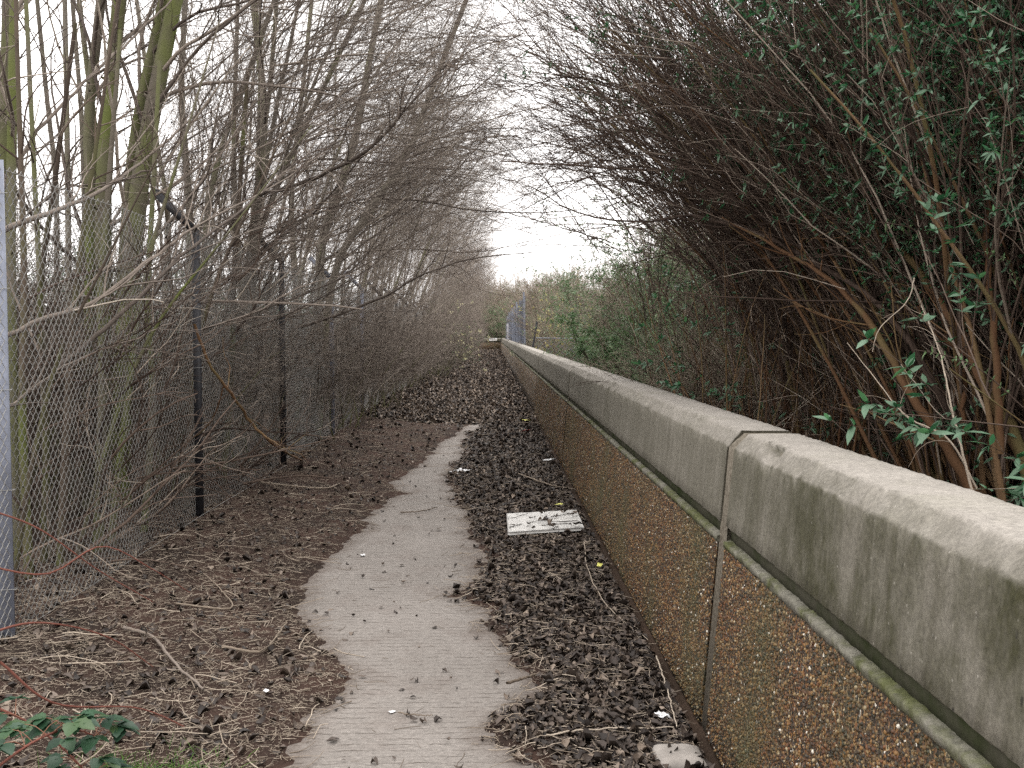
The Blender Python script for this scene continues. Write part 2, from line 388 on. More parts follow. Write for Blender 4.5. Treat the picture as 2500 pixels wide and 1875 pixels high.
def clear_left(P):
    """keep the air over the path open: local frame, tree standing about 3 m left of the middle"""
    lim = np.interp(P[...,2], [0,2.1,2.6,3.4,9], [1.5,1.7,2.4,3.3,4.0]); return ~(P[...,0] > lim).any(-1)
def clear_right(off):
    def f(P):
        x = P[...,0] + off[0]; z = P[...,2] + off[2]
        lim = np.interp(x, [-1.0,-.4,.1,.6,1.1,1.6,1.95,2.2,2.5], [3.2,2.85,2.55,2.36,2.26,2.12,1.92,1.3,0]); return ~((z < lim) | (x < -1.0)).any(-1)
    return f
def cut(P, R, f):
    if f is None: return P, R
    k = f(P); return P[k], R[k]
def bare_tree(seed, stems, L1=13, L2=7, L3=7, lean=(.5,0,.15), trunk_mat='bark_grey', twig_mat='twig_grey', name='bare_tree', l1len=(.22,.42), l1t=(.18,.97), l1ang=(.5,1.15), thick=1.0, cones=True, clear=None):
    """stems: list of (pts, r0, r1) or of (base, dir, length, r0). A tree of poles with wandering side shoots."""
    rng = np.random.default_rng(seed)
    tk, cr = MB(), MB(); root = empty(name)
    Ps, Rs = [], []
    for s in stems:
        if len(s) == 3:
            P = spline(s[0], 17)[None]; R = np.linspace(s[1], s[2], 17)[None]
        else:
            P, R = grow(rng, np.array([s[0]],float), np.array([s[1]],float), np.array([s[2]]), np.array([s[3]]), np.array([s[3]*.16]), 16, .035, (lean[0]*.6, lean[1]*.6, lean[2]), .85)
        Ps.append(P); Rs.append(R)
    P0 = np.concatenate(Ps); R0 = np.concatenate(Rs)
    add_tubes(tk, P0, R0, 9, rng=rng)
    # knots
    kp, kd, kl, kr = spawn(rng, P0, R0, 10, .05, .7, (1.3,1.6), (.001,.001), .5)
    kP, kR = grow(rng, kp, kd, np.maximum(kr*2.6,.01), kr*.9, kr*.35, 2, .05); add_tubes(tk, kP, kR, 6, rng=rng)
    p, d, L, r = spawn(rng, P0, R0, L1, l1t[0], l1t[1], l1ang, l1len, .42)
    r = np.clip(r, .004, .018)*thick
    P1, R1 = grow(rng, p, d + np.array(lean)*rng.uniform(.2,1.3,(len(p),1)), L, r, r*.3, 10, .085, (lean[0]*.9, lean[1]*.9, .25))
    P1, R1 = cut(P1, R1, clear); add_tubes(cr, P1, R1, 5, rng=rng)
    p, d, L, r = spawn(rng, P1, R1, L2, .15, .98, (.4,1.0), (.3,.6), .6, up=.1)
    r = np.clip(r, .0022, .006)*thick
    P2, R2 = grow(rng, p, d, L, r, r*.45, 7, .12, (lean[0]*.3,0,.15)); P2, R2 = cut(P2, R2, clear); add_tubes(cr, P2, R2, 4, rng=rng)
    p, d, L, r = spawn(rng, P2, R2, L3, .1, 1.0, (.4,1.1), (.3,.65), .7, up=.1)
    r = np.clip(r, .0013, .0028)*thick
    P3, R3 = grow(rng, p, d, L, r, r*.6, 4, .16); add_tubes(cr, P3, R3, 3, rng=rng)
    if cones:
        p, d, L, r = spawn(rng, P2, R2, 1, .3, 1.0, (.8,1.5), (.001,.001), .5)
        sel = rng.random(len(p)) < .22; p, d = p[sel], d[sel]
        P, R = grow(rng, p, d, np.full(len(p),.016), np.full(len(p),.004), np.full(len(p),.003), 2, .05)
        R[:,1] = .0075; add_tubes(cr, P, R, 5, np.zeros(len(p)))
    tk.make('trunk', M[trunk_mat], root); cr.make('crown', M[twig_mat], root)
    return root

def shrub(seed, n0, spread, height, dirs, r0=.02, L1=9, L2=6, L3=4, pull=(0,0,0), stem_mat='stem_brown', twig_mat='twig_brown', leaf=None, leaf_n=0, leaf_size=.05, leaf_part=.5, name='shrub', ang1=(.15,.5), ang2=(.2,.6), len1=(.3,.6), len2=(.35,.65), leaf_ratio=.3, extra=None, wander=.05, leaf_where=None, tk=.5, sharp=1.0, clear=None):
    rng = np.random.default_rng(seed); st, tw = MB(), MB(); root = empty(name)
    a = rng.uniform(0, 2*pi, n0); q = np.sqrt(rng.random(n0))*spread
    S = np.stack([q*np.cos(a), q*np.sin(a), np.zeros(n0)], 1)
    dmean, dvar = dirs
    D = np.asarray(dmean, float)[None] + rng.normal(0,1,(n0,3))*np.asarray(dvar)[None]; D[:,2] = np.abs(D[:,2]) + .05
    L = height*rng.uniform(.65, 1.1, n0); rr = r0*rng.uniform(.5, 1.2, n0)
    P0, R0 = grow(rng, S, D, L, rr, rr*.2, 14, wander*.6, pull, .8); P0, R0 = cut(P0, R0, clear); add_tubes(st, P0, R0, 7, rng=rng)
    p, d, L, r = spawn(rng, P0, R0, L1, .15, .97, ang1, len1, .55)
    P1, R1 = grow(rng, p, d, L, np.clip(r,.0035,.012)*sharp, np.clip(r,.003,.01)*.3*sharp, 9, wander, np.asarray(pull)*.5); P1, R1 = cut(P1, R1, clear); add_tubes(tw, P1, R1, 4, rng=rng)
    p, d, L, r = spawn(rng, P1, R1, L2, .15, 1.0, ang2, len2, .6)
    P2, R2 = grow(rng, p, d, L, np.clip(r,.002,.005)*sharp, np.clip(r,.002,.004)*.5*sharp, 6, wander*1.6); P2, R2 = cut(P2, R2, clear); add_tubes(tw, P2, R2, 3, rng=rng)
    P3 = None
    if L3:
        p, d, L, r = spawn(rng, P2, R2, L3, .15, 1.0, (.3,.8), (.3,.6), .7)
        P3, R3 = grow(rng, p, d, L, np.clip(r,.0014,.0026)*sharp, np.clip(r,.001,.002)*.6*sharp, 4, wander*2); add_tubes(tw, P3, R3, 3, rng=rng)
    st.make('stems', M[stem_mat], root); tw.make('twigs', M[twig_mat], root)
    if leaf:
        lf = MB(); src = P2 if leaf_part >= 0 else P1
        sel = rng.random(len(src)) < abs(leaf_part)
        if leaf_where is not None: sel &= leaf_where(src[:,-1], rng)
        sc_ = src[sel]
        whorls(lf, rng, sc_, leaf_n, .35, 3, leaf_size, leaf_ratio)
        lf.make('leaves', M[leaf], root)
        if extra:
            ex = MB(); sel = rng.random(len(P2)) < extra[1]
            if len(extra) > 3: sel &= extra[3](P2[:,-1])
            whorls(ex, rng, P2[sel], 5, .5, 2, extra[2], .6); ex.make('blossom', M[extra[0]], root)
    return root

# ------------------------------------------------------------------ the ground and the path
PATH_X0, WALL_X, END_Y, FENCE_X = -2.35, .777, 95.0, -2.2
le = [(540,1760),(600,1659),(650,1560),(715,1490),(745,1450),(700,1400),(665,1340),(640,1300),(655,1250),(705,1200),(775,1150),(800,1105),(870,1065),(840,1042),(900,1010),(940,970),(1000,925),(1030,905)]
re_ = [(1230,1760),(1180,1659),(1110,1610),(1085,1560),(1150,1500),(1185,1480),(1140,1440),(1085,1390),(1050,1330),(990,1290),(1005,1270),(1045,1230),(1025,1180),(1010,1110),(975,1060),(960,1030),(1000,990),(1005,945),(1055,912),(1058,905)]
LG = np.array([gnd(*q)[:2] for q in le]); RG = np.array([gnd(*q)[:2] for q in re_])
def litter_d(x, y):
    """metres inside the litter (negative on the bare concrete)"""
    xl = np.interp(y, LG[:,1], LG[:,0]); xr = np.interp(y, RG[:,1], RG[:,0])
    k = sstep(17.2, 17.9, y); 
    n1 = (fbm(x*3, y*3, 5)-.47)*.30 + (fbm(x*11, y*11, 9, 3)-.45)*.20 + (fbm(x*34, y*34, 19, 2)-.37)*.07
    near = sstep(2.2, 3.2, y)
    d = np.maximum(xl - x, x - xr) + n1*.8
    return d*(1-k) + .5*k
def soil_z(x, y):
    d = litter_d(x, y)
    z = -.016 + .042*sstep(-.12, .14, d) + .014*(fbm(x*9, y*9, 2)-.45)*sstep(0,.15,d)
    z = z + .10*sstep(-1.0, -2.1, x)*(.8+.5*fbm(x*1.3, y*1.3, 7)) + .05*sstep(16,25,y)*(fbm(x*1.5,y*.6,3)-.3)
    z = z - .05*sstep(.70, .765, x)
    return z

gx = np.array([-900,-300,-100,-40,-20,-12,-8,-6,-4.5,-3.5,-2.8,-2.4,-1.5,.5,.95,1.3,2,3,5,8,12,20,40,100,300,900.])
gy = np.concatenate([[-900,-200,-50,-20,-8,-3], np.arange(0,100,3.), [100,110,130,180,300,600,1200]])
GX, GY = np.meshgrid(gx, gy, indexing='ij')
GZ = np.where(GX > .9, .16*sstep(1.0,1.6,GX) + .15*fbm(GX*.7,GY*.7,21), np.where(GX < -2.45, .02+.12*fbm(GX*.8,GY*.8,11), -.06))
GZ = np.where((GY > 94.5) & (GX >= -2.4), .0, GZ)
def grid_faces(nx, ny):
    i, j = np.meshgrid(np.arange(nx-1), np.arange(ny-1), indexing='ij'); a = (i*ny+j).ravel()
    return np.stack([a, a+ny, a+ny+1, a+1], 1)
o = build('ground', np.stack([GX,GY,GZ],-1).reshape(-1,3), grid_faces(len(gx),len(gy)), M['ground']); tag(o, kind='structure')
pxs = np.linspace(PATH_X0+.1, .93, 90); pys = np.concatenate([[-8, 0], np.arange(2, 19, .04), np.arange(19, END_Y+.3, 5), [END_Y+.3]])
PX, PY_ = np.meshgrid(pxs, pys, indexing='ij')
dd = litter_d(PX, PY_)
o = build('path', np.stack([PX, PY_, PX*0], -1).reshape(-1,3), grid_faces(len(pxs), len(pys)), M['concrete_path'], tint=(.95*sstep(-.16, .02, dd)).ravel(), smooth=False); tag(o, kind='structure')
sm = o.modifiers.new('thickness', 'SOLIDIFY'); sm.thickness = .15; sm.offset = -1

xs = np.linspace(-3.1, .80, 105)
ys = np.concatenate([np.arange(1.5, 9, .032), np.arange(9, 20, .07), np.arange(20, 95, .3), [94.9]])
SX, SY = np.meshgrid(xs, ys, indexing='ij'); SZ = soil_z(SX, SY)
o = build('soil', np.stack([SX,SY,SZ],-1).reshape(-1,3), grid_faces(len(xs),len(ys)), M['soil']); tag(o, 'dark crumbly soil banked over both sides of the path', kind='structure')

rng = np.random.default_rng(42)
def dead_leaves(mb, rng, x, y, z, size, flat=.5, light=1.8):  # last argument lightens the leaf colour where tree shade makes it too dark
    n_ = len(x); th = rng.uniform(0, 2*pi, n_); tl = rng.normal(0, flat, n_); rl = rng.normal(0, flat, n_)
    d = np.stack([np.cos(th)*np.cos(tl), np.sin(th)*np.cos(tl), np.sin(tl)], 1)
    s = nrm(np.cross(d, np.stack([np.sin(rl)*np.cos(th), np.sin(rl)*np.sin(th), np.cos(rl)], 1))); u = np.cross(s, d)
    us = np.array([-.5,-.17,.17,.5]); wv = np.array([.05,.42,.38,.02]); cu = rng.normal(0,1.15,n_); cv = rng.normal(.5,.9,n_)
    V = np.empty((n_,4,3,3)); c0 = np.stack([x,y,z],1)
    bend = rng.normal(0,.5,n_)
    for i in range(4):
        for j, vj in enumerate((-1,0,1)):
            w = wv[i]*vj; jit = rng.normal(0,.05,n_)
            h = cu*us[i]**2 + cv*w*w*2 + jit
            V[:,i,j] = c0 + size[:,None]*(d*us[i]*1.15 + s*(w*.8*rng.uniform(.7,1.3,n_) + bend*us[i]**2)[:,None] + u*h[:,None])
    V[:,:,:,2] = np.maximum(V[:,:,:,2], (z - .012)[:,None,None])
    base = (np.arange(n_)*12)[:,None]; F = []
    for i in range(3):
        for j in range(2):
            a = i*3+j; F.append(base + np.array([[a, a+1, a+4, a+3]]))
    mb.add(V.reshape(-1,3), np.concatenate(F), np.repeat(rng.beta(1.6,light,n_), 12))
BQ = np.array([gnd(*q, .075)[:2] for q in ((1094,1108),(1245,1100),(1262,1139),(1097,1150))])
def off_board(x, y):
    ins = np.ones(len(x), bool)
    for k in range(4):
        a, b_ = BQ[k], BQ[(k+1)%4]; cr = (b_[0]-a[0])*(y-a[1]) - (b_[1]-a[1])*(x-a[0]); ins &= cr < .012
    return ~ins
lf = MB()
def scatter(nn, x0, x1, y0, y1, power):
    x = rng.uniform(x0, x1, nn); u = rng.random(nn); e = 1-power
    y = (y0**e + u*(y1**e - y0**e))**(1/e); return x, y
# thick drift beside the wall
x, y = scatter(50000, -.55, .74, 2.6, 18, 1.25); d = litter_d(x, y); k = (d > rng.uniform(-.03,.16,len(x))) & (x > -.6)
k &= off_board(x, y)
x, y = x[k], y[k]; dead_leaves(lf, rng, x, y, soil_z(x,y) + rng.uniform(.0,.022,len(x)), np.where(rng.random(len(x)) < .4, rng.uniform(.008,.022,len(x)), rng.uniform(.018,.047,len(x)))*(1+y/40), .27)
# the far part, wholly covered; leaf colours painted paler to counter the tree shade
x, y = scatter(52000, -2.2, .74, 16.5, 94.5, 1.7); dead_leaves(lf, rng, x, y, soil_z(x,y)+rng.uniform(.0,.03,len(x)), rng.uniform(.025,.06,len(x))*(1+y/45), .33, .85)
# thinner on the left bank
x, y = scatter(4500, -2.7, -.2, 2.4, 18, 1.2); d = litter_d(x,y); k = d > .03
x, y = x[k], y[k]; dead_leaves(lf, rng, x, y, soil_z(x,y)+.006, rng.uniform(.015,.045,len(x))*(1+y/40), .3)
x, y = scatter(260, -1.0, .3, 3.0, 16, 1.3); dead_leaves(lf, rng, x, y, np.full(len(x), .008), rng.uniform(.012,.035,len(x)), .25)
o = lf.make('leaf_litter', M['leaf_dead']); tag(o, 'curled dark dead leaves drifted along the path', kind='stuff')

tw = MB()
def twiglets(nn, x0, x1, y0, y1, power, lmin, lmax, rmin, rmax, cond, zoff=.004, tt=None):
    x, y = scatter(nn, x0, x1, y0, y1, power); k = cond(x, y); x, y = x[k], y[k]; n_ = len(x)
    th = rng.uniform(0, 2*pi, n_); L = lmin + (lmax-lmin)*rng.random(n_)**2.2
    z = np.maximum(soil_z(x,y), 0) + zoff*rng.uniform(.5,2,n_)
    D = np.stack([np.cos(th), np.sin(th), rng.normal(0,.06,n_)],1)
    r = rng.uniform(rmin, rmax, n_)*(.6+.6*(L/lmax))
    fine_ = lmax < .1
    P, R = grow(rng, np.stack([x,y,z],1), D, L, r, r*.6, 3 if fine_ else 5, .13)
    g = np.maximum(soil_z(P[:,:,0], P[:,:,1]), 0) + r[:,None]*.8
    P[:,:,2] = np.maximum(np.minimum(P[:,:,2], g+.03), g)
    add_tubes(tw, P, R, 3 if fine_ else 4, rng.beta(2,1.5,n_) if tt is None else np.full(n_, tt))
left_c = lambda x, y: (litter_d(x,y) > .02) & (x < -.15)
twiglets(75000, -2.9, -.2, 2.4, 22, 1.35, .008, .055, .0008, .0020, left_c)
twiglets(2300, -2.9, -.2, 2.4, 26, 1.2, .06, .30, .0014, .0034, left_c, .01)
twiglets(5000, -.6, .74, 2.6, 20, 1.3, .02, .16, .001, .0024, lambda x,y: (litter_d(x,y) > -.02) & (x > -.5) & off_board(x,y), .028)
twiglets(9000, -.6, .74, 2.6, 20, 1.3, .006, .02, .001, .0026, lambda x,y: (litter_d(x,y) > -.02) & (x > -.5) & off_board(x,y), .024)
twiglets(90, -1.0, .3, 3.0, 14, 1.3, .03, .16, .001, .0022, lambda x,y: litter_d(x,y) < .05, .002, .15)
twiglets(1500, -2.3, .7, 16, 60, 1.3, .08, .4, .002, .004, lambda x,y: x > -9, .03)
edge_c = lambda x, y: np.abs(litter_d(x,y)) < .05*rng.random(len(x))**1.5 + .01
twiglets(26000, -1.6, .55, 2.6, 17, 1.4, .005, .035, .0008, .0022, edge_c, .003)
twiglets(1200, -1.3, .55, 2.6, 17, 1.4, .05, .22, .001, .0024, lambda x,y: np.abs(litter_d(x,y)) < .12, .006)
o = tw.make('twig_litter', M['twig_pale']); tag(o, 'small broken twigs and bark crumbs strewn on the soil', kind='stuff')

# ------------------------------------------------------------------ the precast parapet wall
BAT = .09
def wall_profile(): pass
JOINTS = [-4.05, 3.62, 11.15, 18.7, 26.3, 33.9, 41.5, 49.1, 56.7, 64.3, 71.9, 79.5, 87.1, 94.95]
wall = empty('parapet_wall', (WALL_X, 0, 0))
tag(wall, 'long parapet wall of pebble panels under a pale concrete coping, running beside the path', 'wall')
rw = np.random.default_rng(7)
def face_x(z): return WALL_X + BAT*z
def extrude(prof, y0, y1, step, jitter, seed, origin=(WALL_X,0,0), ends=True):
    """prof: list of (x, z, jitter scale); returns verts, quads, caps"""
    ny = max(2, int((y1-y0)/step)+1); yy = np.linspace(y0, y1, ny); k = len(prof)
    V = np.empty((ny, k, 3))
    for j, (x, z, js) in enumerate(prof):
        a = (fbm(yy*34+seed, yy*0+j*.8, seed, 3)-.44)*js*jitter; b2 = (fbm(yy*38+seed*2, yy*0+j*.9, seed+9, 3)-.44)*js*jitter
        V[:,j,0] = x + a; V[:,j,2] = z + b2; V[:,j,1] = yy
        if js >= .9 and jitter > .005:      # chips knocked out of the edges
            ch = np.maximum(0, fbm(yy*7+seed*1.7, yy*0+j*.25, seed+31, 4)-.58)*.07*np.sign(js); V[:,j,0] += ch; V[:,j,2] -= ch*.8
    V -= np.asarray(origin)
    i, j = np.meshgrid(np.arange(ny-1), np.arange(k), indexing='ij'); j2 = (j+1) % k
    F = np.stack([i*k+j, i*k+j2, (i+1)*k+j2, (i+1)*k+j], -1).reshape(-1,4)
    return V.reshape(-1,3), F, ny, k
def cap_tris(k, off, flip):
    T = [(off, off+a, off+a+1) for a in range(1, k-1)]
    return np.array([t[::-1] if flip else t for t in T])
def coping_prof():
    xb, xt = face_x(.80), face_x(1.09)
    P = [(xb+.045, .80, .1), (xb+.006, .800, .8), (xb, .806, .8)]
    for q in range(1, 6): P.append((xb+(xt-xb)*q/6, .806+(1.085-.806)*q/6, .25))
    P += [(xt, 1.083, .92), (xt+.006, 1.092, 1.0), (xt+.024, 1.111, 1.5), (xt+.042, 1.132, 1.5), (xt+.052, 1.1415, .8), (xt+.10,1.142,.08), (xt+.17,1.142,.08), (xt+.230, 1.141, .6), (xt+.238, 1.132, .6), (xt+.240, .80, .3)]
    return P
for q in range(len(JOINTS)-1):
    y0, y1 = JOINTS[q]+.05, JOINTS[q+1]-.05
    st = .011 if y0 < 3 else .018 if y0 < 4 else (.03 if y0 < 12 else .12)
    V, F, ny, k = extrude(coping_prof(), y0, y1, st, .013, 30+q*3)
    o = build('coping', V, [F, cap_tris(k, 0, False), cap_tris(k, (ny-1)*k, True)], M['coping'], wall, smooth=False)
    if st < .1:
        pass
    # ledge strip under the shadow gap
    prof = [(face_x(.735)-.004, .728, .5), (face_x(.74)-.005, .747, 1.0), (face_x(.74)-.001, .7505, 1.0), (face_x(.74)+.028, .756, .6), (face_x(.74)+.05, .756, .1), (face_x(.74)+.05, .728, .1)]
    V, F, ny, k = extrude(prof, y0, y1, st*1.2, .014, 80+q)
    build('ledge', V, [F, cap_tris(k,0,False), cap_tris(k,(ny-1)*k,True)], M['ledge'], wall, smooth=False)
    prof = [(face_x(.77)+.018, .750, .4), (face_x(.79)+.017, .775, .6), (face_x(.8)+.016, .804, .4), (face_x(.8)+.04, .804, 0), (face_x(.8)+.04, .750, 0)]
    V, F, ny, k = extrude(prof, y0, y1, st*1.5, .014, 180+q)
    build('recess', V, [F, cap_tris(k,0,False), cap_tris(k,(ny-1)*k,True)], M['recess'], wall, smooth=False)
    if q:
        jy = JOINTS[q]; pj = [(face_x(.03)+.006,.03,.3),(face_x(.79)+.006,.79,.3),(face_x(1.085)+.006,1.084,.6),(face_x(1.1)+.060,1.134,.3),(face_x(1.1)+.232,1.134,.3),(face_x(1.1)+.232,.03,0)]
        V, F, ny, k = extrude(pj, jy-.056, jy+.056, .012, .03, 220+q)
        build('mortar_joint', V, [F, cap_tris(k,0,False), cap_tris(k,(ny-1)*k,True)], M['mortar'], wall, smooth=False)
    # the pebble panel
    mb = MB(); prof = [(face_x(.03), .03, .2), (face_x(.25), .25, .1), (face_x(.5), .5, .1), (face_x(.727), .727, .1), (face_x(.727)+.16, .727, 0), (face_x(.03)+.22, .03, 0)]
    V, F, ny, k = extrude(prof, y0+.004, y1-.004, .3, .01, 120+q)
    build('pebble_panel', V, [F, cap_tris(k,0,False), cap_tris(k,(ny-1)*k,True)], M['aggregate'], wall, smooth=False)
# the hidden core that closes the shadow gap and the joints
V, F, ny, k = extrude([(face_x(.0)+.03, -.1, 0), (face_x(.75)+.055, .757, 0), (face_x(.8)+.052,.82,0), (face_x(1.1)+.035, 1.075, 0), (face_x(1.1)+.05, 1.118, 0), (face_x(1.1)+.215, 1.118, 0), (face_x(0)+.235, -.1, 0)], -4, 94.9, 1.0, 0, 1)
build('core', V, [F, cap_tris(k,0,False), cap_tris(k,(ny-1)*k,True)], M['mortar'], wall, smooth=False)
# a narrow footing that shows in the dark gap at the base
# raised pebbles on the near panels
def pebble_mesh(y0, y1, dens, seed, smin, smax):
    r_ = np.random.default_rng(seed); area = (y1-y0)*.69; n_ = int(area*dens)
    y = r_.uniform(y0, y1, n_); z = r_.uniform(.036, .722, n_)
    for jn in JOINTS: 
        kk = np.abs(y-jn) > .062; y, z = y[kk], z[kk]
    n_ = len(y); s = smin + (smax-smin)*r_.random(n_)**2.0
    ico = []
    for zz, rr_, m_ in ((1,0,1),(.5,.87,5),(-.35,.94,5)):
        for q in range(m_): ico.append((cos(q*2*pi/5+(zz<0)*.6)*rr_, sin(q*2*pi/5+(zz<0)*.6)*rr_, zz))
    ico = np.array(ico)       # 11 verts: pole + 2 rings
    F = [(0,1+q,1+(q+1)%5) for q in range(5)]
    for q in range(5): F += [(1+q, 6+q, 1+(q+1)%5), (1+(q+1)%5, 6+q, 6+(q+1)%5)]
    F = np.array(F)
    ang = r_.uniform(0, pi, n_); el = r_.uniform(.55, 1.0, n_)
    ca, sa = np.cos(ang), np.sin(ang)
    lu = ico[None,:,0]*s[:,None]*.5; lv = ico[None,:,1]*(s*el)[:,None]*.5; lh = ico[None,:,2]*(s*r_.uniform(.28,.5,n_))[:,None]
    j = 1 + r_.normal(0, .12, lu.shape); lu = lu*j; lv = lv*j
    yy = y[:,None] + lu*ca[:,None] - lv*sa[:,None]; zz = z[:,None] + lu*sa[:,None] + lv*ca[:,None]
    xx = face_x(zz) - lh - .0005
    V = np.stack([xx, yy, zz], -1).reshape(-1,3) - np.array((WALL_X,0,0))
    Fa = (np.arange(n_)*11)[:,None,None] + F[None]
    return V, Fa.reshape(-1,3), np.repeat(r_.random(n_), 11)
for (a, b2, dn, sd_, s0, s1) in ((1.0, 3.57, 13500, 3, .0035, .0135), (3.68, 6.5, 10000, 4, .004, .0135), (6.5, 11.1, 6500, 6, .005, .0145), (11.2, 18.6, 3200, 7, .007, .017)):
    V, F, T = pebble_mesh(a, b2, dn, sd_, s0, s1)
    build('pebbles', V, F, M['pebble'], wall, T, smooth=True)['kind'] = 'stuff'

# end wall across the path
ew = empty('end_wall', (-.9, END_Y, 0)); tag(ew, 'low pebble panel wall closing the far end of the path', 'wall')
for q, (a, b2) in enumerate(((-6.0,-2.55),(-2.5,.775))):
    mb = MB(); mb.box(a+.9, b2+.9, 0, .2, 0, .735); mb.make('pebble_panel', M['aggregate'], ew, False)
    mb = MB(); mb.box(a+.9, b2+.9, .03, .2, .735, .79); mb.make('ledge', M['ledge'], ew, False)
    mb = MB(); V = [(x, y, z) for x in (a+.9, b2+.9) for (y, z) in ((-.02,.79),(-.02,1.08),(.03,1.14),(.24,1.14),(.24,.79))]
    mb.add(V, [(0,1,6,5),(1,2,7,6),(2,3,8,7),(3,4,9,8),(4,0,5,9)]); mb.add(V, [(0,4,3),(0,3,2),(0,2,1),(5,8,9),(5,7,8),(5,6,7)]); mb.make('coping', M['coping'], ew, False)
# small street plate on the end wall
sg = empty('sign_plate', (0,0,0)); tag(sg, 'small white plate with a dark line of lettering on the far end wall', 'sign')
c0 = at(1057, 731, END_Y-.03); c1 = at(1073, 738, END_Y-.03)
x0, x1, z1, z0 = c0[0]-.02, c1[0]+.03, c0[2]+.03, c0[2]-.22
prof = [(x0,z1),(x1,z1),(x1,z0+.09),(x1-.03,z0+.03),(x1-.1,z0),(x0+.1,z0),(x0+.03,z0+.03),(x0,z0+.09)]
V = [(x, END_Y-.035, z) for x, z in prof] + [(x, END_Y-.022, z) for x, z in prof]
mb = MB(); mb.add(V, [(0,1,2,3),(0,3,4,7),(4,5,6,7)]); mb.add(V, [(q, 8+q, 8+(q+1)%8, (q+1)%8) for q in range(8)]); mb.make('plate', M['sign_white'], sg, False)
mb = MB(); xx = x0+.05
for wq in (.05,.02,.07,.03,.045,.035,.06,.03,.05,.04):
    if xx+wq < x1-.05: mb.box(xx, xx+wq, END_Y-.039, END_Y-.036, z1-.10, z1-.045)
    xx += wq+.012
mb.make('lettering', M['sign_black'], sg, False)

# ------------------------------------------------------------------ chain-link fences
def link_mesh(w, h, a, r, seed, sides=3, bulge=.02):
    """one bay of woven wire, in the plane x=0, from y=0..w, z=0..h"""
    r_ = np.random.default_rng(seed); nw = int(w/a); ns = int(h/a)
    P = np.empty((nw, ns+1, 3)); k = np.arange(ns+1)
    for i in range(nw):
        y = i*a + a*((k+i) % 2); z = k*a
        P[i,:,1] = y; P[i,:,2] = z; P[i,:,0] = ((k+i)%2-.5)*.004
    yy, zz = P[:,:,1].copy(), P[:,:,2].copy()
    wv = np.sin(yy/w*pi)
    P[:,:,0] += bulge*(fbm(yy*1.5+seed*3, zz*1.5, seed)-.5)*2*wv
    P[:,:,1] += .02*(fbm(yy*2, zz*2+seed, seed+4)-.5)*wv; P[:,:,2] += .05*(fbm(yy*.8+seed, zz*.6, seed+8)-.5)*wv
    # round the bends: mid points
    Q = np.empty((nw, 2*ns+1, 3)); Q[:,::2] = P; Q[:,1::2] = (P[:,1:]+P[:,:-1])/2
    return tube_arrays(Q if sides > 3 else P, np.full((nw, Q.shape[1] if sides > 3 else P.shape[1]), r), sides)
fence = empty('chain_link_fence', (FENCE_X, 0, 0)); tag(fence, 'tall grey chain link fence with cranked steel posts on the left of the path', 'fence')
BAYW, FH = 3.03, 2.16
PY = [at(22, 800, 1)[1]*0 + 4.52 + BAYW*q for q in range(12)]
PY = [4.48, 7.47, 10.48, 13.7, 16.9, 19.9, 22.9, 25.9, 28.9, 31.9, 34.9, 37.9]
V1, F1 = link_mesh(BAYW-.02, FH, .030, .0019, 3, 4); V2, F2 = link_mesh(BAYW-.02, FH, .030, .0019, 8, 3, .05)
w1 = build('wire_mesh', V1, F1, M['wire'], fence, smooth=False); w1.location = (.032, PY[0]-BAYW+.02, .09)
protos = [w1, None]
w2 = build('wire_mesh', V2, F2, M['wire'], fence, smooth=False); w2.location = (.032, PY[0]+.02, .09); w2.rotation_euler = (0,0,.021); protos[1] = w2
for q in range(1, len(PY)-1):
    c = protos[q % 2].copy(); COL.objects.link(c); c.parent = fence; c.rotation_euler = (0,0,0); c.location = (-.036, PY[q]+.01, .09); c.scale = (1, (PY[q+1]-PY[q]-.0)/BAYW, 1)
def post(y, m_, r_arm=True, w=.06):
    mb = MB(); t = .007       # angle iron: two plates, then the cranked arm
    mb.box(-w/2, w/2, -t/2, t/2, -.1, 2.27); mb.box(-w/2, -w/2+t, t/2, w, -.1, 2.27)
    p = mb.make('post', M[m_], fence, False); p.location = (0, y, 0)
    ar = MB(); L = .42; c, s_ = cos(radians(135)), sin(radians(135))
    for (a0, a1, b0, b1) in ((-w/2, w/2, -t/2, t/2), (-w/2, -w/2+t, t/2, w)):
        V = []
        for l in (0, L):
            for (u, v_) in ((a0,b0),(a1,b0),(a1,b1),(a0,b1)):
                V.append((l*c + u*s_*1.0, v_, 2.262 + l*s_ + u*.7))
        ar.add(V, [(0,1,2,3),(7,6,5,4),(0,4,5,1),(1,5,6,2),(2,6,7,3),(3,7,4,0)])
    a_ = ar.make('arm', M[m_], p, False); return p
for q, y in enumerate(PY): post(y, 'post_blue' if q in (0, 3, 4) else 'post_dark', w=.085 if q == 0 else .06)
for q, y in enumerate(PY[:4]):
    for z in (.35, .8, 1.25, 1.7, 2.12):
        w_ = .045 if q == 0 else .033; tm = MB()
        ring_ = [(-w_-.003, -.008, 0), (w_+.003, -.008, .004), (w_+.005, .010, .006), (0, .014, .004), (-w_-.004, .012, 0), (-w_-.003, -.006, -.004), (-w_-.012, -.014, -.016)]
        P = spline([(a, b_+y, c_+z) for a, b_, c_ in ring_], 24); add_tubes(tm, P[None], np.full((1,24), .0016), 5); tm.make('tie_wire', M['wire'], fence)
mb = MB()
for z in (.14, 2.23):
    pts = [(.03, y, z + .012*((q*7) % 3 - 1)) for q, y in enumerate([1.5]+PY)]
    P = np.array(pts)[None]; add_tubes(mb, P, np.full((1, len(pts)), .002), 4)
mb.make('line_wire', M['wire'], fence)

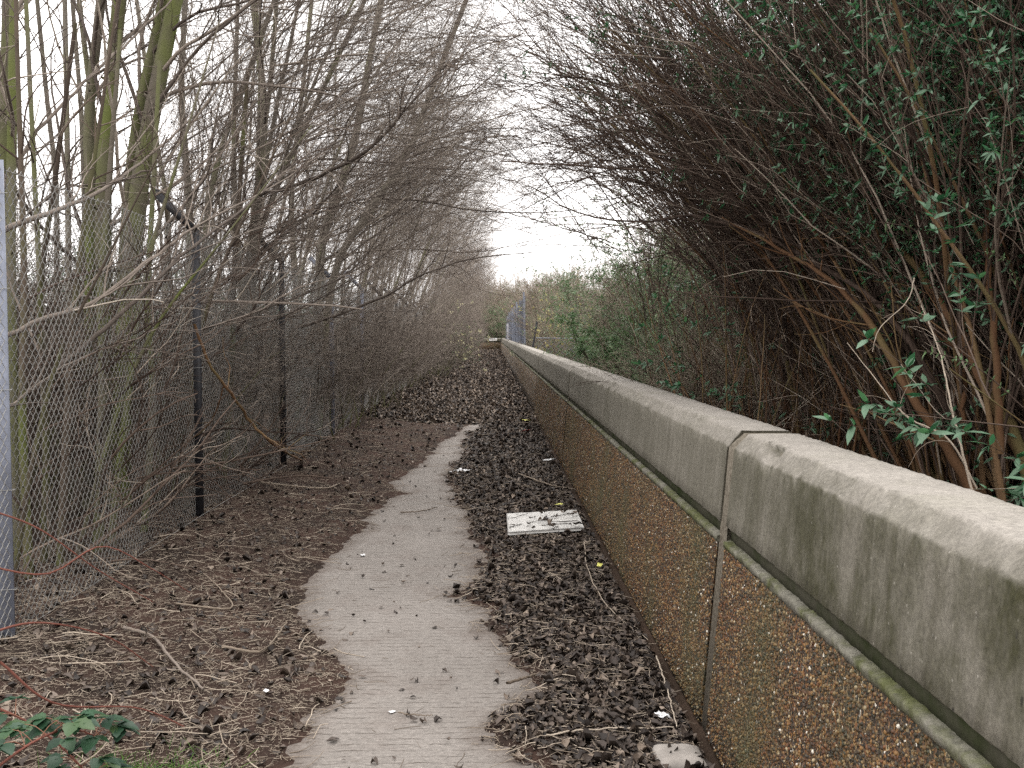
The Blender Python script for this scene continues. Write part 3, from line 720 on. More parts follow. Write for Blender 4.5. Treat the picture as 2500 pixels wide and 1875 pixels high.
rf = empty('chain_link_fence', (1.16, 35, 0)); tag(rf, 'blue grey chain link fence on tall posts rising behind the far part of the wall', 'fence')
V3, F3 = link_mesh(7.0, 2.35, .06, .0065, 5, 3, .03)
g0 = build('wire_mesh', V3, F3, M['wire_dark'], rf, smooth=False); g0.location = (0, 0, .5)
for q in range(1, 7):
    c = g0.copy(); COL.objects.link(c); c.parent = rf; c.location = (0, q*7.05, .5-.02*q); c.scale = (1,1,1-.02*(q%3))
for q in range(0, 15):
    mb = MB(); one_tube(mb, [(0,0,0),(.01,0,1.5),(0,0,2.98)], .032, .032, 6, 6); p = mb.make('post', M['post_blue'], rf); p.location = (0, q*3.5, 0); p.rotation_euler = (0, .02*((q*5)%3-1), 0)
mb = MB()
yy = np.linspace(0, 6, 40); zz = np.linspace(.9, 2.35, 12); A, B = np.meshgrid(yy, zz, indexing='ij')
X = .06 + .10*(fbm(A*2.2, B*.5, 4)-.5)*2; V = np.stack([X, A, B*(1-.10*fbm(A,0*A,6))], -1).reshape(-1,3)
s_ = build('torn_sheet', V, grid_faces(40,12), M['sheet'], rf); s_.location = (-.12, 33, 0)
sm = s_.modifiers.new('thickness', 'SOLIDIFY'); sm.thickness = .004

lf_ = empty('low_mesh_fence', (0,0,0)); tag(lf_, 'low rusty mesh fence with a leaning dark post behind the far wall', 'fence')
V4, F4 = link_mesh(2.0, 1.0, .085, .007, 9, 3, .06)
p0 = at(1158, 745, 28.0)
wq = build('wire_mesh', V4, F4, M['wire_dark'], lf_, smooth=False); wq.rotation_euler = (0,0,radians(-78)); wq.location = (p0[0], p0[1], .40)
mb = MB(); one_tube(mb, [(p0[0], p0[1], 1.40), (p0[0]+1, p0[1]+.2, 1.39), (p0[0]+1.95, p0[1]+.4, 1.385)], .012, .012, 5, 6); mb.make('top_rail', M['wire_dark'], lf_)
mb = MB(); a0, a1 = at(1151, 750, 28), at(1160, 695, 28.1); one_tube(mb, [a0, (a0+a1)/2, a1], .03, .03, 6, 5); mb.make('post', M['post_dark'], lf_)

# ------------------------------------------------------------------ left thicket: trees with traced trunks
def trunk(pts, Y, base_x=None, zb=0.0, lean=0.0):
    over = .9 if zb else 2.8
    """pixel polyline from low to high -> points, carried down to the soil and up beyond the frame"""
    q = [at(px, py, Y + lean*k) for k, (px, py) in enumerate(pts)]
    b0 = q[0]; d = (q[0]-q[1]); d = d/abs(d[2]) if abs(d[2]) > 1e-3 else np.array((0,0,-1.))
    foot = np.array((b0[0] + d[0]*.25*b0[2] if base_x is None else base_x, b0[1], zb))
    e = q[-1] + (q[-1]-q[-2])/np.linalg.norm(q[-1]-q[-2])*over
    return [foot] + q + [e]
def place_tree(o, label, group=None):
    tag(o, label, 'tree', group); return o
PTS = 'trees and poles behind the wire fence'
place_tree(bare_tree(101, [(trunk([(22,600),(25,350),(30,0)], 6.4), .038, .022), (trunk([(4,620),(8,300),(14,60)], 6.6), .046, .026), (trunk([(90,700),(80,500),(68,250)], 6.2), .02,.012)], lean=(.5,.1,.1), trunk_mat='bark_trunk', L1=6, L2=5, L3=4),
    'slim pale trunks rising behind the nearest blue post at the left edge', PTS)
place_tree(bare_tree(102, [(trunk([(235,900),(222,480),(238,200),(258,0)], 8.0), .075, .048), (trunk([(190,1000),(196,480),(192,250),(218,0)], 8.15), .052, .034), (trunk([(205,900),(212,560),(206,300),(180,80)], 8.3), .035, .018)], lean=(.5,.1,.1), trunk_mat='bark_trunk', L1=6, L2=5, L3=4),
    'upright mossy green trunk pair with straight bark behind the fence', PTS)
place_tree(bare_tree(103, [(trunk([(262,900),(292,480),(318,300),(344,165),(378,0)], 7.9), .085, .052), (trunk([(250,900),(274,450),(300,240),(345,30)], 8.0), .05, .03)], lean=(.6,.1,.1), trunk_mat='bark_trunk', L1=7, L2=5, L3=5),
    'thick mossy trunk leaning right with a pale stripe of bark behind the fence', PTS)
place_tree(bare_tree(104, [(trunk([(150,800),(146,380),(140,0)], 8.6), .03, .018), (trunk([(185,700),(178,300),(156,0)], 8.8), .026, .016), (trunk([(120,760),(122,420),(100,200)], 9.4), .03, .018)], lean=(.4,.1,.1), L1=8, L3=8, thick=.8),
    'three thin straight poles standing left of the mossy trunks', PTS)
place_tree(bare_tree(105, [(trunk([(400,800),(410,500),(392,200),(400,0)], 9.4), .04, .022), (trunk([(345,800),(365,500),(330,250)], 9.9), .03, .018), (trunk([(430,800),(440,550),(470,350),(540,150)], 9.2), .035, .02)], lean=(.6,.1,.1), L1=12, L2=8, L3=10, thick=.8),
    'grey poles rising past the cranked arm of the second post', PTS)
place_tree(bare_tree(106, [(trunk([(528,700),(560,420),(568,220),(548,0)], 11.0), .055, .032), (trunk([(540,600),(600,400),(680,230)], 11.2), .04, .022), (trunk([(520,650),(505,350),(512,60)], 11.6), .035, .02)], lean=(.7,.1,.1), L1=14, L2=9, L3=10, thick=.8),
    'forked grey tree with a yellow green foot above the third fence post', PTS)
place_tree(bare_tree(107, [(trunk([(690,620),(700,500),(760,330),(800,120)], 13.5), .07, .035), (trunk([(720,600),(790,470),(880,330),(930,200)], 13.3), .055, .03), (trunk([(640,640),(630,420),(655,180)], 14), .045, .025)], lean=(.8,.1,.1), L1=15, L2=9, L3=10, thick=.8),
    'leaning grey tree spreading three limbs over the fence toward the path', PTS)

place_tree(bare_tree(108, [(trunk([(62,1230),(48,900),(52,600),(40,200)], 5.6, zb=.1), .032, .008), (trunk([(132,1200),(150,800),(172,560),(210,300)], 5.9, zb=.1), .032, .006), (trunk([(95,1210),(100,900),(85,650),(120,380)], 6.0, zb=.1), .024,.012), (trunk([(30,1250),(70,1000),(130,760),(200,620)], 5.3, zb=.1), .022,.003)], lean=(.5,.1,.1), L1=6, L2=5, L3=4, twig_mat='twig_brown', trunk_mat='bark_dark', l1t=(.1,.9)),
    'cluster of dark brown stems standing right behind the nearest wire panel', PTS)
place_tree(bare_tree(109, [(trunk([(212,1170),(222,820),(218,620),(236,380)], 6.3, zb=.1), .040, .010), (trunk([(245,1120),(280,820),(322,560),(390,330)], 6.5, zb=.1), .03, .004), (trunk([(312,1130),(330,850),(318,660),(330,420)], 6.9, zb=.1), .028,.014), (trunk([(170,1190),(250,900),(340,700),(480,520)], 6.2, zb=.1), .020,.003)], lean=(.5,.1,.1), L1=6, L2=5, L3=4, twig_mat='twig_brown', trunk_mat='bark_trunk', l1t=(.1,.9)),
    'mossy footed stems crossing each other behind the second wire panel', PTS)
place_tree(bare_tree(110, [(trunk([(400,1100),(420,800),(470,600),(560,400)], 7.8, zb=.1), .030, .004), (trunk([(480,1050),(500,800),(505,600),(520,380)], 8.8, zb=.1), .035,.016), (trunk([(360,1100),(385,850),(372,650)], 8.2, zb=.1), .026,.014)], lean=(.6,.1,.1), L1=7, L2=5, L3=5, twig_mat='twig_brown', trunk_mat='bark_dark', l1t=(.1,.9)),
    'brown stems on both sides of the dark second fence post', PTS)
# generic bare trees, copied along the row
protos = []
for s_ in range(5):
    rg = np.random.default_rng(500+s_); st = []
    for k in range(rg.integers(3, 5)):
        a = rg.uniform(-.35,.35); st.append(((a, rg.uniform(-.35,.35), 0), (rg.uniform(-.08,.30), rg.uniform(-.16,.16), 1), rg.uniform(6.0,8.4), rg.uniform(.024,.044)))
    protos.append(bare_tree(510+s_, st, L1=18, L2=11, L3=13, thick=.7, lean=(.55,0,.2), l1len=(.26,.55), l1t=(.14,.97), clear=clear_left))
rp = np.random.default_rng(77)
spots = []
for y in np.concatenate([np.arange(10.5, 24, 2.6), np.arange(24, 60, 3.4), np.arange(60, 92, 5)]): spots.append((-3.0 + rp.normal(0,.22) , y + rp.normal(0,.4), .92 + rp.normal(0,.07), rp.normal(0,.22)))
for y in np.arange(9, 44, 5.5): spots.append((-5.2 + rp.normal(0,.5), y + rp.normal(0,.7), 1.05 + rp.normal(0,.08), rp.normal(0,.5)))
for y in np.arange(8, 36, 9.): spots.append((-8.2 + rp.normal(0,.9), y + rp.normal(0,.9), 1.1, rp.uniform(-3,3)))
GT = 'bare trees crowding the left of the path'
for k, (x, y, sc_, rz) in enumerate(spots):
    o = protos[k % 5] if k < 5 else copy_tree(protos[k % 5])
    o.location = (x, y, 0); o.rotation_euler = (0, 0, rz); o.scale = (sc_, sc_*(1 if k % 2 else -1), sc_)
    tag(o, 'bare grey many stemmed tree in the thicket left of the path', 'tree', GT)

# low twiggy undergrowth both sides of the fence and over the left bank
und = []
for s_ in range(3):
    und.append(shrub(600+s_, 30, .55, 2.1, ((.2,0,1), (.35,.4,.2)), r0=.010, L1=8, L2=6, L3=5, pull=(.25,0,-.05), stem_mat='bark_dark', twig_mat='twig_brown' if s_ == 0 else 'twig_grey', name='twiggy_bush', clear=lambda P: ~(P[...,0] > np.interp(P[...,2],[0,.6,2.2],[.75,1.0,1.35])).any(-1), ang1=(.3,.9), ang2=(.4,1.0), wander=.09))
sp2 = [(-3.5,7.6,1,.4),(-2.9,8.6,1,.1),(-2.75,10.2,.95,-.2),(-4.3,7.2,1.1,.2),(-4.6,9.6,1.1,2),(-3.1,12.2,1,.2),(-4.2,12.5,1.2,1),(-5.5,6.4,1.3,2),(-6.0,9.0,1.4,1.1),(-5.8,12,1.4,.5),(-4.6,4.9,1.2,1.4)]
rp = np.random.default_rng(5)
for y in np.arange(13.2, 30, 1.7): sp2.append((-2.35 + rp.normal(0,.15), y, 1.0 + rp.normal(0,.08), rp.normal(0,.3)))
for y in np.arange(30, 92, 3.2): sp2.append((-2.0 + rp.normal(0,.15), y, 1.25 + rp.normal(0,.1), rp.normal(0,.3)))
GU = 'undergrowth at the foot of the fence'
for k, (x, y, s1, rz) in enumerate(sp2):
    o = und[k] if k < 3 else copy_tree(und[k % 3 if y < 13 else 1 + k % 2])
    o.location = (x, y, .02); o.rotation_euler = (0,0,rz); o.scale = (s1,)*3
    tag(o, 'thin twiggy bush in the undergrowth along the left fence', 'bush', GU)

LEFT_BACK = [(-7.5,7,.9,0),(-9,10,1.1,1),(-7.8,12.5,1.0,2),(-6.8,16,1.0,3),(-10.5,14,1.2,4),(-8.5,20,1.2,5),(-6.2,22,1.0,1.5),(-12,19,1.3,2.2),(-7.0,28,1.3,.3),(-10,26,1.4,3.1),(-6.3,35,1.3,2.5),(-9,42,1.6,4.4)]
# ------------------------------------------------------------------ right side shrubs
upright_right = lambda e, r_: (e[:,0] > -.35 + r_.normal(0,.35,len(e))) & (e[:,2] > .9)
PA = (2.72, 5.7, .05); PB = (2.95, 5.0, .05); PC = (3.4, 6.6, .05)
sA = shrub(701, 190, .38, 4.4, ((-.74,.12,1.0), (.42,.36,.2)), r0=.022, L1=13, L2=6, L3=2, pull=(-.34,0,-.16), ang1=(.05,.28), ang2=(.08,.38), len1=(.35,.65), len2=(.35,.7), wander=.055, name='arching_shrub', clear=clear_right(PA))
sA.location = PA; tag(sA, 'great brown shrub whose bare stems arch over the wall and the path', 'shrub')
sB = shrub(702, 56, .42, 3.7, ((-.10,-.0,1.0), (.24,.24,.1)), r0=.018, L1=14, L2=9, L3=0, pull=(-.10,0,.0), leaf='leaf_dark', leaf_n=6, leaf_size=.044, leaf_part=.95, leaf_where=lambda e, r_: e[:,2] > 1.7 + r_.normal(0,.4,len(e)), ang1=(.15,.55), name='leafy_shrub', clear=clear_right(PB))
sB.location = PB; tag(sB, 'leafy green shrub with upright brown stems at the right edge', 'shrub')
sC = shrub(703, 90, .5, 4.2, ((-.34,.0,1.0), (.3,.3,.1)), r0=.020, L1=11, L2=7, L3=3, pull=(-.2,0,-.05), leaf='leaf_dark', leaf_n=5, leaf_size=.05, leaf_part=.55, leaf_where=lambda e, r_: (e[:,2] > 2.2) & (e[:,0] > -1.1 + r_.normal(0,.35,len(e))), name='leafy_shrub', clear=clear_right(PC))
sC.location = PC; tag(sC, 'tall brown shrub with scattered green leaves high behind the arching stems', 'shrub')
PH = (2.75, 7.1, .05)
sH = shrub(705, 110, .35, 5.6, ((-1.05,.0,.95), (.26,.24,.28)), r0=.018, L1=13, L2=8, L3=4, pull=(-.22,0,-.22), ang1=(.1,.5), ang2=(.2,.7), len1=(.28,.5), wander=.05, name='arching_shrub', clear=clear_right(PH))
sH.location = PH; tag(sH, 'long limbed thin shrub whose twigs cross the white gap over the path', 'shrub')
PD = (3.0, 8.6, .05)
sD = shrub(704, 100, .5, 4.7, ((-.62,.1,1.0), (.4,.36,.2)), r0=.022, L1=12, L2=7, L3=3, pull=(-.3,0,-.10), ang1=(.05,.32), ang2=(.1,.45), len1=(.35,.6), wander=.04, name='arching_shrub', clear=clear_right(PD))
sD.location = PD; tag(sD, 'second arching brown shrub behind the great one beyond the wall', 'shrub')
sG = copy_tree(sB); sG.location = (3.5, 4.6, .05); sG.rotation_euler = (0,0,.5); sG.scale = (1.05,1.05,1.1); tag(sG, 'leafy shrub beyond the right edge of the arch, dense with dark green leaves', 'shrub')
sI = copy_tree(sB); sI.location = (3.7, 6.0, .05); sI.rotation_euler = (0,0,-.3); sI.scale = (1.1,1.1,1.15); tag(sI, 'tall leafy shrub rising between the arching stems and the right edge', 'shrub')
sJ = copy_tree(sB); sJ.location = (2.95, 5.5, .05); sJ.rotation_euler = (0,0,.25); sJ.scale = (1,1,1.08); tag(sJ, 'leafy shrub just over the coping, its green tips at the upper right', 'shrub')
GD = 'dark evergreen bushes deep behind the right shrubs'
dk = shrub(720, 34, .9, 2.9, ((0,0,1), (.5,.5,.1)), r0=.02, L1=8, L2=6, L3=0, leaf='leaf_dark', leaf_n=5, leaf_size=.062, leaf_part=.95, ang1=(.4,1.0), name='evergreen_bush', leaf_ratio=.34)
for k, (x, y, s1, rz) in enumerate([(5.2,6.4,1.15,0),(6.3,8.6,1.3,1),(5.6,11.0,1.3,2),(5.4,13.6,1.2,3),(6.6,5.0,1.3,4),(7.8,11,1.6,5),(7.5,14.5,1.7,1.2),(6.4,17,1.5,2.2),(8.5,8,1.7,3.3),(5.0,4.2,1.1,.6),(4.6,9.5,.8,2)]):
    o = dk if k == 0 else copy_tree(dk); o.location = (x,y,0); o.rotation_euler = (0,0,rz); o.scale = (s1,s1,s1*.72)
    tag(o, 'dark evergreen bush deep in the shade behind the right shrubs', 'bush', GD)

for k, (x, y, s1, rz) in enumerate(LEFT_BACK):
    o = copy_tree(dk); o.location = (x,y,0); o.rotation_euler = (0,0,rz); o.scale = (s1,s1,s1*.8)
    tag(o, 'dark leafy bush well behind the wire fence and the bare trees', 'bush', 'dark bushes far behind the wire fence')
# thin upright stems in the shade under the arch
us = shrub(730, 44, .9, 2.0, ((-.05,0,1), (.14,.14,.05)), r0=.010, L1=5, L2=4, L3=0, name='sapling_clump', twig_mat='twig_brown', ang1=(.3,.9))
US = [(2.3,7.4,1,.3),(2.5,9.4,1.05,1.1),(2.4,11.4,1,2.3),(3.0,12.8,1.1,.9)]
for k, (x, y, s1, rz) in enumerate(US):
    o = us if k == 0 else copy_tree(us); o.location = (x,y,.1); o.rotation_euler = (0,0,rz); o.scale = (s1,)*3
    tag(o, 'clump of thin saplings in the shade behind the wall', 'sapling', 'saplings behind the wall')

# farther shrubs behind the wall
fg = shrub(740, 44, .8, 2.6, ((-.1,0,1), (.4,.4,.12)), r0=.014, L1=10, L2=8, L3=0, stem_mat='bark_grey', twig_mat='twig_grey', leaf='leaf_grey', leaf_n=4, leaf_size=.065, leaf_part=.9, leaf_ratio=.22, ang1=(.3,.9), name='grey_green_shrub')
ft = shrub(741, 46, .8, 2.6, ((-.25,0,1), (.45,.4,.12)), r0=.012, L1=10, L2=8, L3=5, stem_mat='bark_grey', twig_mat='twig_pale', pull=(-.2,0,-.1), ang1=(.3,.8), name='tan_twiggy_shrub', sharp=1.3, leaf='leaf_grey', leaf_n=2, leaf_size=.05, leaf_part=.12)
fy = shrub(742, 34, .7, 2.6, ((-.3,0,1), (.4,.4,.12)), r0=.012, L1=8, L2=6, L3=3, stem_mat='bark_grey', twig_mat='twig_pale', leaf='leaf_grey', leaf_n=2, leaf_size=.05, leaf_part=.3, ang1=(.3,.9), name='blossoming_shrub', extra=('leaf_yellow', .11, .06))
far_spots = [(fg,2.35,11.6,.6,1.1),(fg,3.0,13.4,1.08,2.2),(fg,2.5,15.4,.7,3.2),(ft,3.6,11.8,.85,1.9),(fg,3.1,17.8,1.12,5),(ft,2.3,9.9,.55,.7),(ft,3.3,15.0,1.0,.2),(fg,2.6,17.2,.62,.5),(ft,3.5,18.4,1.05,2.1),(fg,4.0,20.8,.95,1.2),(fg,3.5,22.6,.8,3.1),(fy,2.2,29.6,.7,0.),(fg,4.3,26.0,.9,2.5),(fg,3.7,30.5,.95,4.2),(fy,2.9,34,1.1,1.),(fg,4.3,35,1.2,5.2),(ft,3.9,40,1.5,.3),(fg,4.6,46,1.4,.7),(fg,4.2,54,1.6,2.9),(ft,3.6,64,2.0,1.7),(fg,4.5,76,1.9,.1),(ft,4.8,88,2.0,.9),(ft,5.2,22,1.5,4),(ft,6.0,30,1.9,3),(ft,5.4,16.5,1.5,1)]
used = set()
LB = {'grey_green_shrub': ('grey green leafy shrub beyond the wall toward the far fence', 'grey green shrubs beyond the wall'), 'tan_twiggy_shrub': ('tan bare twiggy shrub among the bushes beyond the wall', 'tan twiggy shrubs beyond the wall'), 'blossoming_shrub': ('shrub with sprays of pale yellow blossom beyond the wall', 'yellow blossoming shrubs beyond the wall')}
for (pr, x, y, s1, rz) in far_spots:
    kn = pr.name.split('.')[0]
    o = pr if pr.name not in used else copy_tree(pr); used.add(pr.name)
    o.location = (x,y,.1); o.rotation_euler = (0,0,rz); o.scale = (s1,)*3 if pr is not fy else (s1,s1,.95)
    tag(o, LB[kn][0], 'shrub', LB[kn][1])
# low bright-leaved bush just over the wall
lb = shrub(745, 22, .35, 1.35, ((-.15,-.1,1), (.35,.35,.1)), r0=.008, L1=6, L2=4, L3=0, stem_mat='bark_grey', twig_mat='twig_brown', leaf='leaf_grey', leaf_n=5, leaf_size=.11, leaf_part=.8, leaf_ratio=.2, name='long_leaved_bush')
q = at(1380, 800, 13.2); lb.location = (q[0], q[1], .25); tag(lb, 'low bush with long bright green leaves just over the coping', 'bush')
# the blossoming bush on the left near the end, and the bushes behind the end wall
bl = shrub(746, 30, .5, 2.3, ((.25,0,1), (.4,.35,.12)), r0=.010, L1=8, L2=6, L3=3, stem_mat='bark_grey', twig_mat='twig_grey', leaf='leaf_grey', leaf_n=3, leaf_size=.05, leaf_part=.25, ang1=(.3,.9), name='blossoming_shrub', extra=('blossom', .10, .055), sharp=1.3)
bl.location = (-2.0, 33, 0); tag(bl, 'small bush with cream blossom leaning in from the left near the end of the path', 'bush')
GE = 'bushes and trees beyond the end wall'
for k, (pr, x, y, s1, rz) in enumerate([(fg,-.2,98.5,1.5,.4),(ft,-2.2,98,1.6,1.4),(fg,1.6,99,1.4,2),(ft,.8,102,2.4,2.6),(fg,-3.6,101,2.4,3.4),(ft,3.4,103,2.6,.2),(ft,-.9,104,2.9,5)]):
    o = copy_tree(pr); o.location = (x,y,0); o.rotation_euler = (0,0,rz); o.scale = (s1,)*3; tag(o, 'soft mixed bush beyond the wall at the end of the path', 'bush', GE)
for k, (x, y) in enumerate([(3.2,60),(4.8,72),(2.6,92),(5.5,50),(1.5,108),(-3,110),(6,99)]):
    o = copy_tree(protos[k % 5]); o.location = (x,y,0); o.rotation_euler = (0,0,pi+.4*k); o.scale = (.8,.8,.62); tag(o, 'far bare tree beyond the wall, low against the white sky', 'tree', 'far bare trees on the right')

# ------------------------------------------------------------------ single branches the photograph shows clearly
def side_twigs(mb, rng, P, R, c1, l1, c2=3, spread=(.3,.8), t0=.15):
    p, d, L, r = spawn(rng, P, R, c1, t0, .97, spread, l1, .55); r = np.clip(r,.0018,.006)
    P1, R1 = grow(rng, p, d, L, r, r*.4, 7, .1, (0,0,.2)); add_tubes(mb, P1, R1, 4, rng=rng)
    if c2:
        p, d, L, r = spawn(rng, P1, R1, c2, .2, 1, (.3,.9), (.3,.6), .6)
        P2, R2 = grow(rng, p, d, L, np.clip(r,.0014,.003), np.clip(r,.0012,.002)*.6, 4, .13); add_tubes(mb, P2, R2, 3, rng=rng)
def bough(name, pts=None, r0=.01, r1=.004, label='', cat='branch', mt='twig_grey', c1=14, l1=(.15,.35), c2=3, seed=1, wob=.0045, tint=.5, group=None):
    rg = np.random.default_rng(seed); mb = MB(); P = spline(pts, 26); P[1:-1] += rg.normal(0, wob, (24,3)); R = np.linspace(r0, r1, 26)
    add_tubes(mb, P[None], R[None], 7, np.array([tint]))
    if c1: side_twigs(mb, rg, P[None], R[None], c1, l1, c2)
    o = mb.make(name, M[mt]); tag(o, label, cat, group); return o
def px_path(l): return [at(a, b2, Y) for a, b2, Y in l]
bough('overhanging_branch', px_path([(-40,520,5.2),(60,475,5.3),(160,440,5.6),(260,385,6.0),(330,330,6.3),(420,250,6.7)]), .017, .005, 'pale branch reaching in from the left edge above the fence', seed=11, c1=10)
bough('overhanging_branch', px_path([(-30,745,5.1),(90,690,5.2),(200,655,5.4),(290,585,5.6),(345,545,5.8),(420,490,6.1),(560,420,6.7),(700,330,7.4)]), .014, .004, 'long branch climbing right across the nearest fence panel', seed=12, c1=16)
bough('overhanging_branch', px_path([(120,800,5.5),(190,740,5.5),(280,660,5.7),(400,545,6.2),(520,455,6.8),(640,350,7.6),(745,300,8.4)]), .016, .005, 'dark crooked branch rising from the undergrowth past the second post', seed=13, c1=16, tint=.2)
bough('overhanging_branch', px_path([(0,420,6.4),(70,300,6.6),(190,170,7.0),(290,80,7.4),(370,0,7.8)]), .014, .006, 'thin branch slanting up across the mossy trunks at top left', seed=14, c1=10)
bough('overhanging_branch', px_path([(560,420,10),(640,400,9.4),(760,345,8.8),(830,290,8.6),(900,210,8.5),(990,130,8.6)]), .022, .006, 'dark forked branch sweeping from the left tree up over the path', seed=15, c1=18, tint=.15)
bough('overhanging_branch', px_path([(590,720,12),(700,690,11.6),(830,640,11.4),(900,600,11.2),(1010,560,11),(1150,545,11)]), .02, .005, 'low branch reaching from the left over the middle of the path', seed=16, c1=16, tint=.3)
bough('arching_branch', px_path([(2070,930,5.2),(1990,780,5.2),(1900,660,5.4),(1750,560,6.0),(1600,490,6.5),(1480,465,7),(1380,480,7.4),(1250,460,7.8),(1140,400,8)]), .02, .004, 'lowest stem of the right arch bending flat over the path', seed=17, mt='twig_brown', c1=18, tint=.5)
bough('arching_branch', px_path([(2100,900,5.2),(2040,740,5.2),(1950,620,5.4),(1800,520,6.0),(1640,420,6.6),(1500,375,7.0),(1380,365,7.3),(1210,355,7.5),(1080,348,7.8)]), .02, .005, 'long flat stem of the arch crossing the white sky', seed=18, mt='twig_brown', c1=22, tint=.6)
bough('arching_branch', px_path([(2150,900,5.4),(2100,720,5.5),(2000,560,5.6),(1800,430,6.2),(1600,300,6.8),(1420,220,7.3),(1260,170,7.6),(1130,105,8)]), .018, .004, 'upper stem of the arch reaching to the top of the sky gap', seed=19, mt='twig_brown', c1=24, l1=(.2,.4), tint=.4)
bough('arching_branch', px_path([(2000,900,7.2),(1940,730,7.3),(1850,610,7.4),(1700,545,7.6),(1550,525,7.8),(1420,555,8.2),(1330,580,8.4)]), .014, .003, 'drooping stem hanging under the arch toward the green bushes', seed=20, mt='twig_brown', c1=16, tint=.2)
GF = 'thin branches crossing the white gap over the path'
rq = np.random.default_rng(980)
for k in range(96):
    rt = k % 2 == 0 and k < 64
    a = np.array((rq.uniform(1.3,2.3), rq.uniform(6.6,14), rq.uniform(2.3,3.7))) if rt else np.array((rq.uniform(-2.6,-1.7), rq.uniform(8,18), rq.uniform(2.6,4.8) if k < 64 else rq.uniform(3.4,6.0)))
    e = np.array((rq.uniform(-.6,.5), a[1]+rq.uniform(-.8,1.2), rq.uniform(2.35,4.7))) if rt else np.array((rq.uniform(-.4,1.0), a[1]+rq.uniform(-.8,1.5), max(2.5, a[2]+rq.uniform(-.7,1.3))))
    m1, m2 = a*.66+e*.34, a*.33+e*.67; sag = rq.uniform(-.05,.22)
    bough('overhanging_branch', [a, m1+(0,0,sag), m2+(0,0,sag), e], rq.uniform(.005,.011), .0016, 'thin bare branch crossing the white gap above the path', mt='twig_brown' if rt else 'twig_grey', seed=1000+k, c1=22, l1=(.18,.45), c2=5, tint=rq.uniform(.1,.9), group=GF)
GB = 'branches that reach over and through the fence'
rq = np.random.default_rng(900)
for k in range(20):
    Y = 5.2 + k*.66 + rq.normal(0,.15); z0 = rq.uniform(.9, 2.5); x0 = -2.75
    up = rq.uniform(.2, .95); L = rq.uniform(1.2, 2.4); dy = rq.uniform(-.25, .55)
    p0 = np.array((x0, Y, z0)); dr = nrm(np.array((1.0, dy, up)))
    pts = [p0 + dr*L*t + np.array((0,0,1))*(-.25*t*t + rq.normal(0,.03)) + np.array((0,1,0))*rq.normal(0,.05) for t in (0,.25,.5,.75,1)]
    bough('overhanging_branch', pts, rq.uniform(.006,.014), .002, 'twiggy branch poking out over the litter from the thicket behind the fence', seed=910+k, c1=15, l1=(.18,.42), c2=4, tint=rq.uniform(.1,.95), group=GB)
# stout leaning stems of the great shrub
bough('leaning_stem', px_path([(2110,1075,4.9),(2040,960,5.0),(1960,840,5.1),(1880,700,5.3),(1800,610,5.6),(1690,540,6.0),(1560,470,6.6)]), .031, .006, 'stout leaning stem with ridged bark behind the wall', mt='stem_brown', seed=21, c1=14, tint=.3)
bough('leaning_stem', px_path([(2260,1120,4.6),(2190,940,4.7),(2140,860,4.7),(2060,700,4.9),(1960,560,5.2),(1850,470,5.6),(1700,350,6.2)]), .036, .008, 'stout twisted stem nearest the right edge, leaning over the wall', mt='stem_brown', seed=22, c1=14, tint=.3)
bough('leaning_stem', px_path([(2180,1100,5.3),(2120,900,5.4),(2060,740,5.5),(2000,640,5.7),(1900,540,6),(1780,440,6.5)]), .026, .007, 'middle brown stem rising between the two stout ones', mt='stem_brown', seed=23, c1=14, tint=.5)
bough('upright_stem', px_path([(2160,980,4.5),(2150,760,4.5),(2130,500,4.6),(2140,250,4.7),(2120,0,4.8)]), .019, .010, 'straight reddish brown upright stem among the green leaves', mt='stem_brown', seed=24, c1=8, tint=.2)
bough('upright_stem', px_path([(2085,940,5.0),(2075,700,5.0),(2060,420,5.1),(2010,160,5.3)]), .014, .007, 'thin reddish stem left of the straight one', mt='stem_brown', seed=25, c1=8, tint=.2)
bough('leaning_stem', px_path([(1960,990,9),(1935,870,9),(1900,780,9),(1860,710,9.1),(1810,660,9.3)]), .02, .01, 'short brown stem in the dark under the arch', mt='stem_brown', seed=26, c1=6, tint=.5)
bough('leaning_stem', px_path([(1790,945,8.2),(1760,840,8.2),(1700,730,8.3),(1640,700,8.5)]), .022, .010, 'bent brown stem just over the coping in the shade', mt='stem_brown', seed=27, c1=6, tint=.5)
bough('dead_twig', px_path([(2100,1060,4.3),(2060,900,4.3),(2030,760,4.4),(1990,660,4.6)]), .006, .002, 'pale dry cane standing in front of the stout stems', wob=.0012, mt='twig_pale', seed=28, c1=4, c2=0, tint=.9)
bough('dead_twig', px_path([(2110,1055,4.4),(2050,950,4.4),(1960,900,4.5),(1900,830,4.6),(1830,740,4.8)]), .005, .0015, 'thin pale cane bending left over the coping', wob=.0012, mt='twig_pale', seed=29, c1=4, c2=0, tint=.8)
bough('dead_twig', px_path([(1975,600,4.6),(1960,650,4.6),(1900,710,4.6),(1885,760,4.6)]), .003, .0015, 'pale hanging twig in the middle of the dark gap', wob=.0012, mt='twig_pale', seed=30, c1=3, c2=0, tint=1)
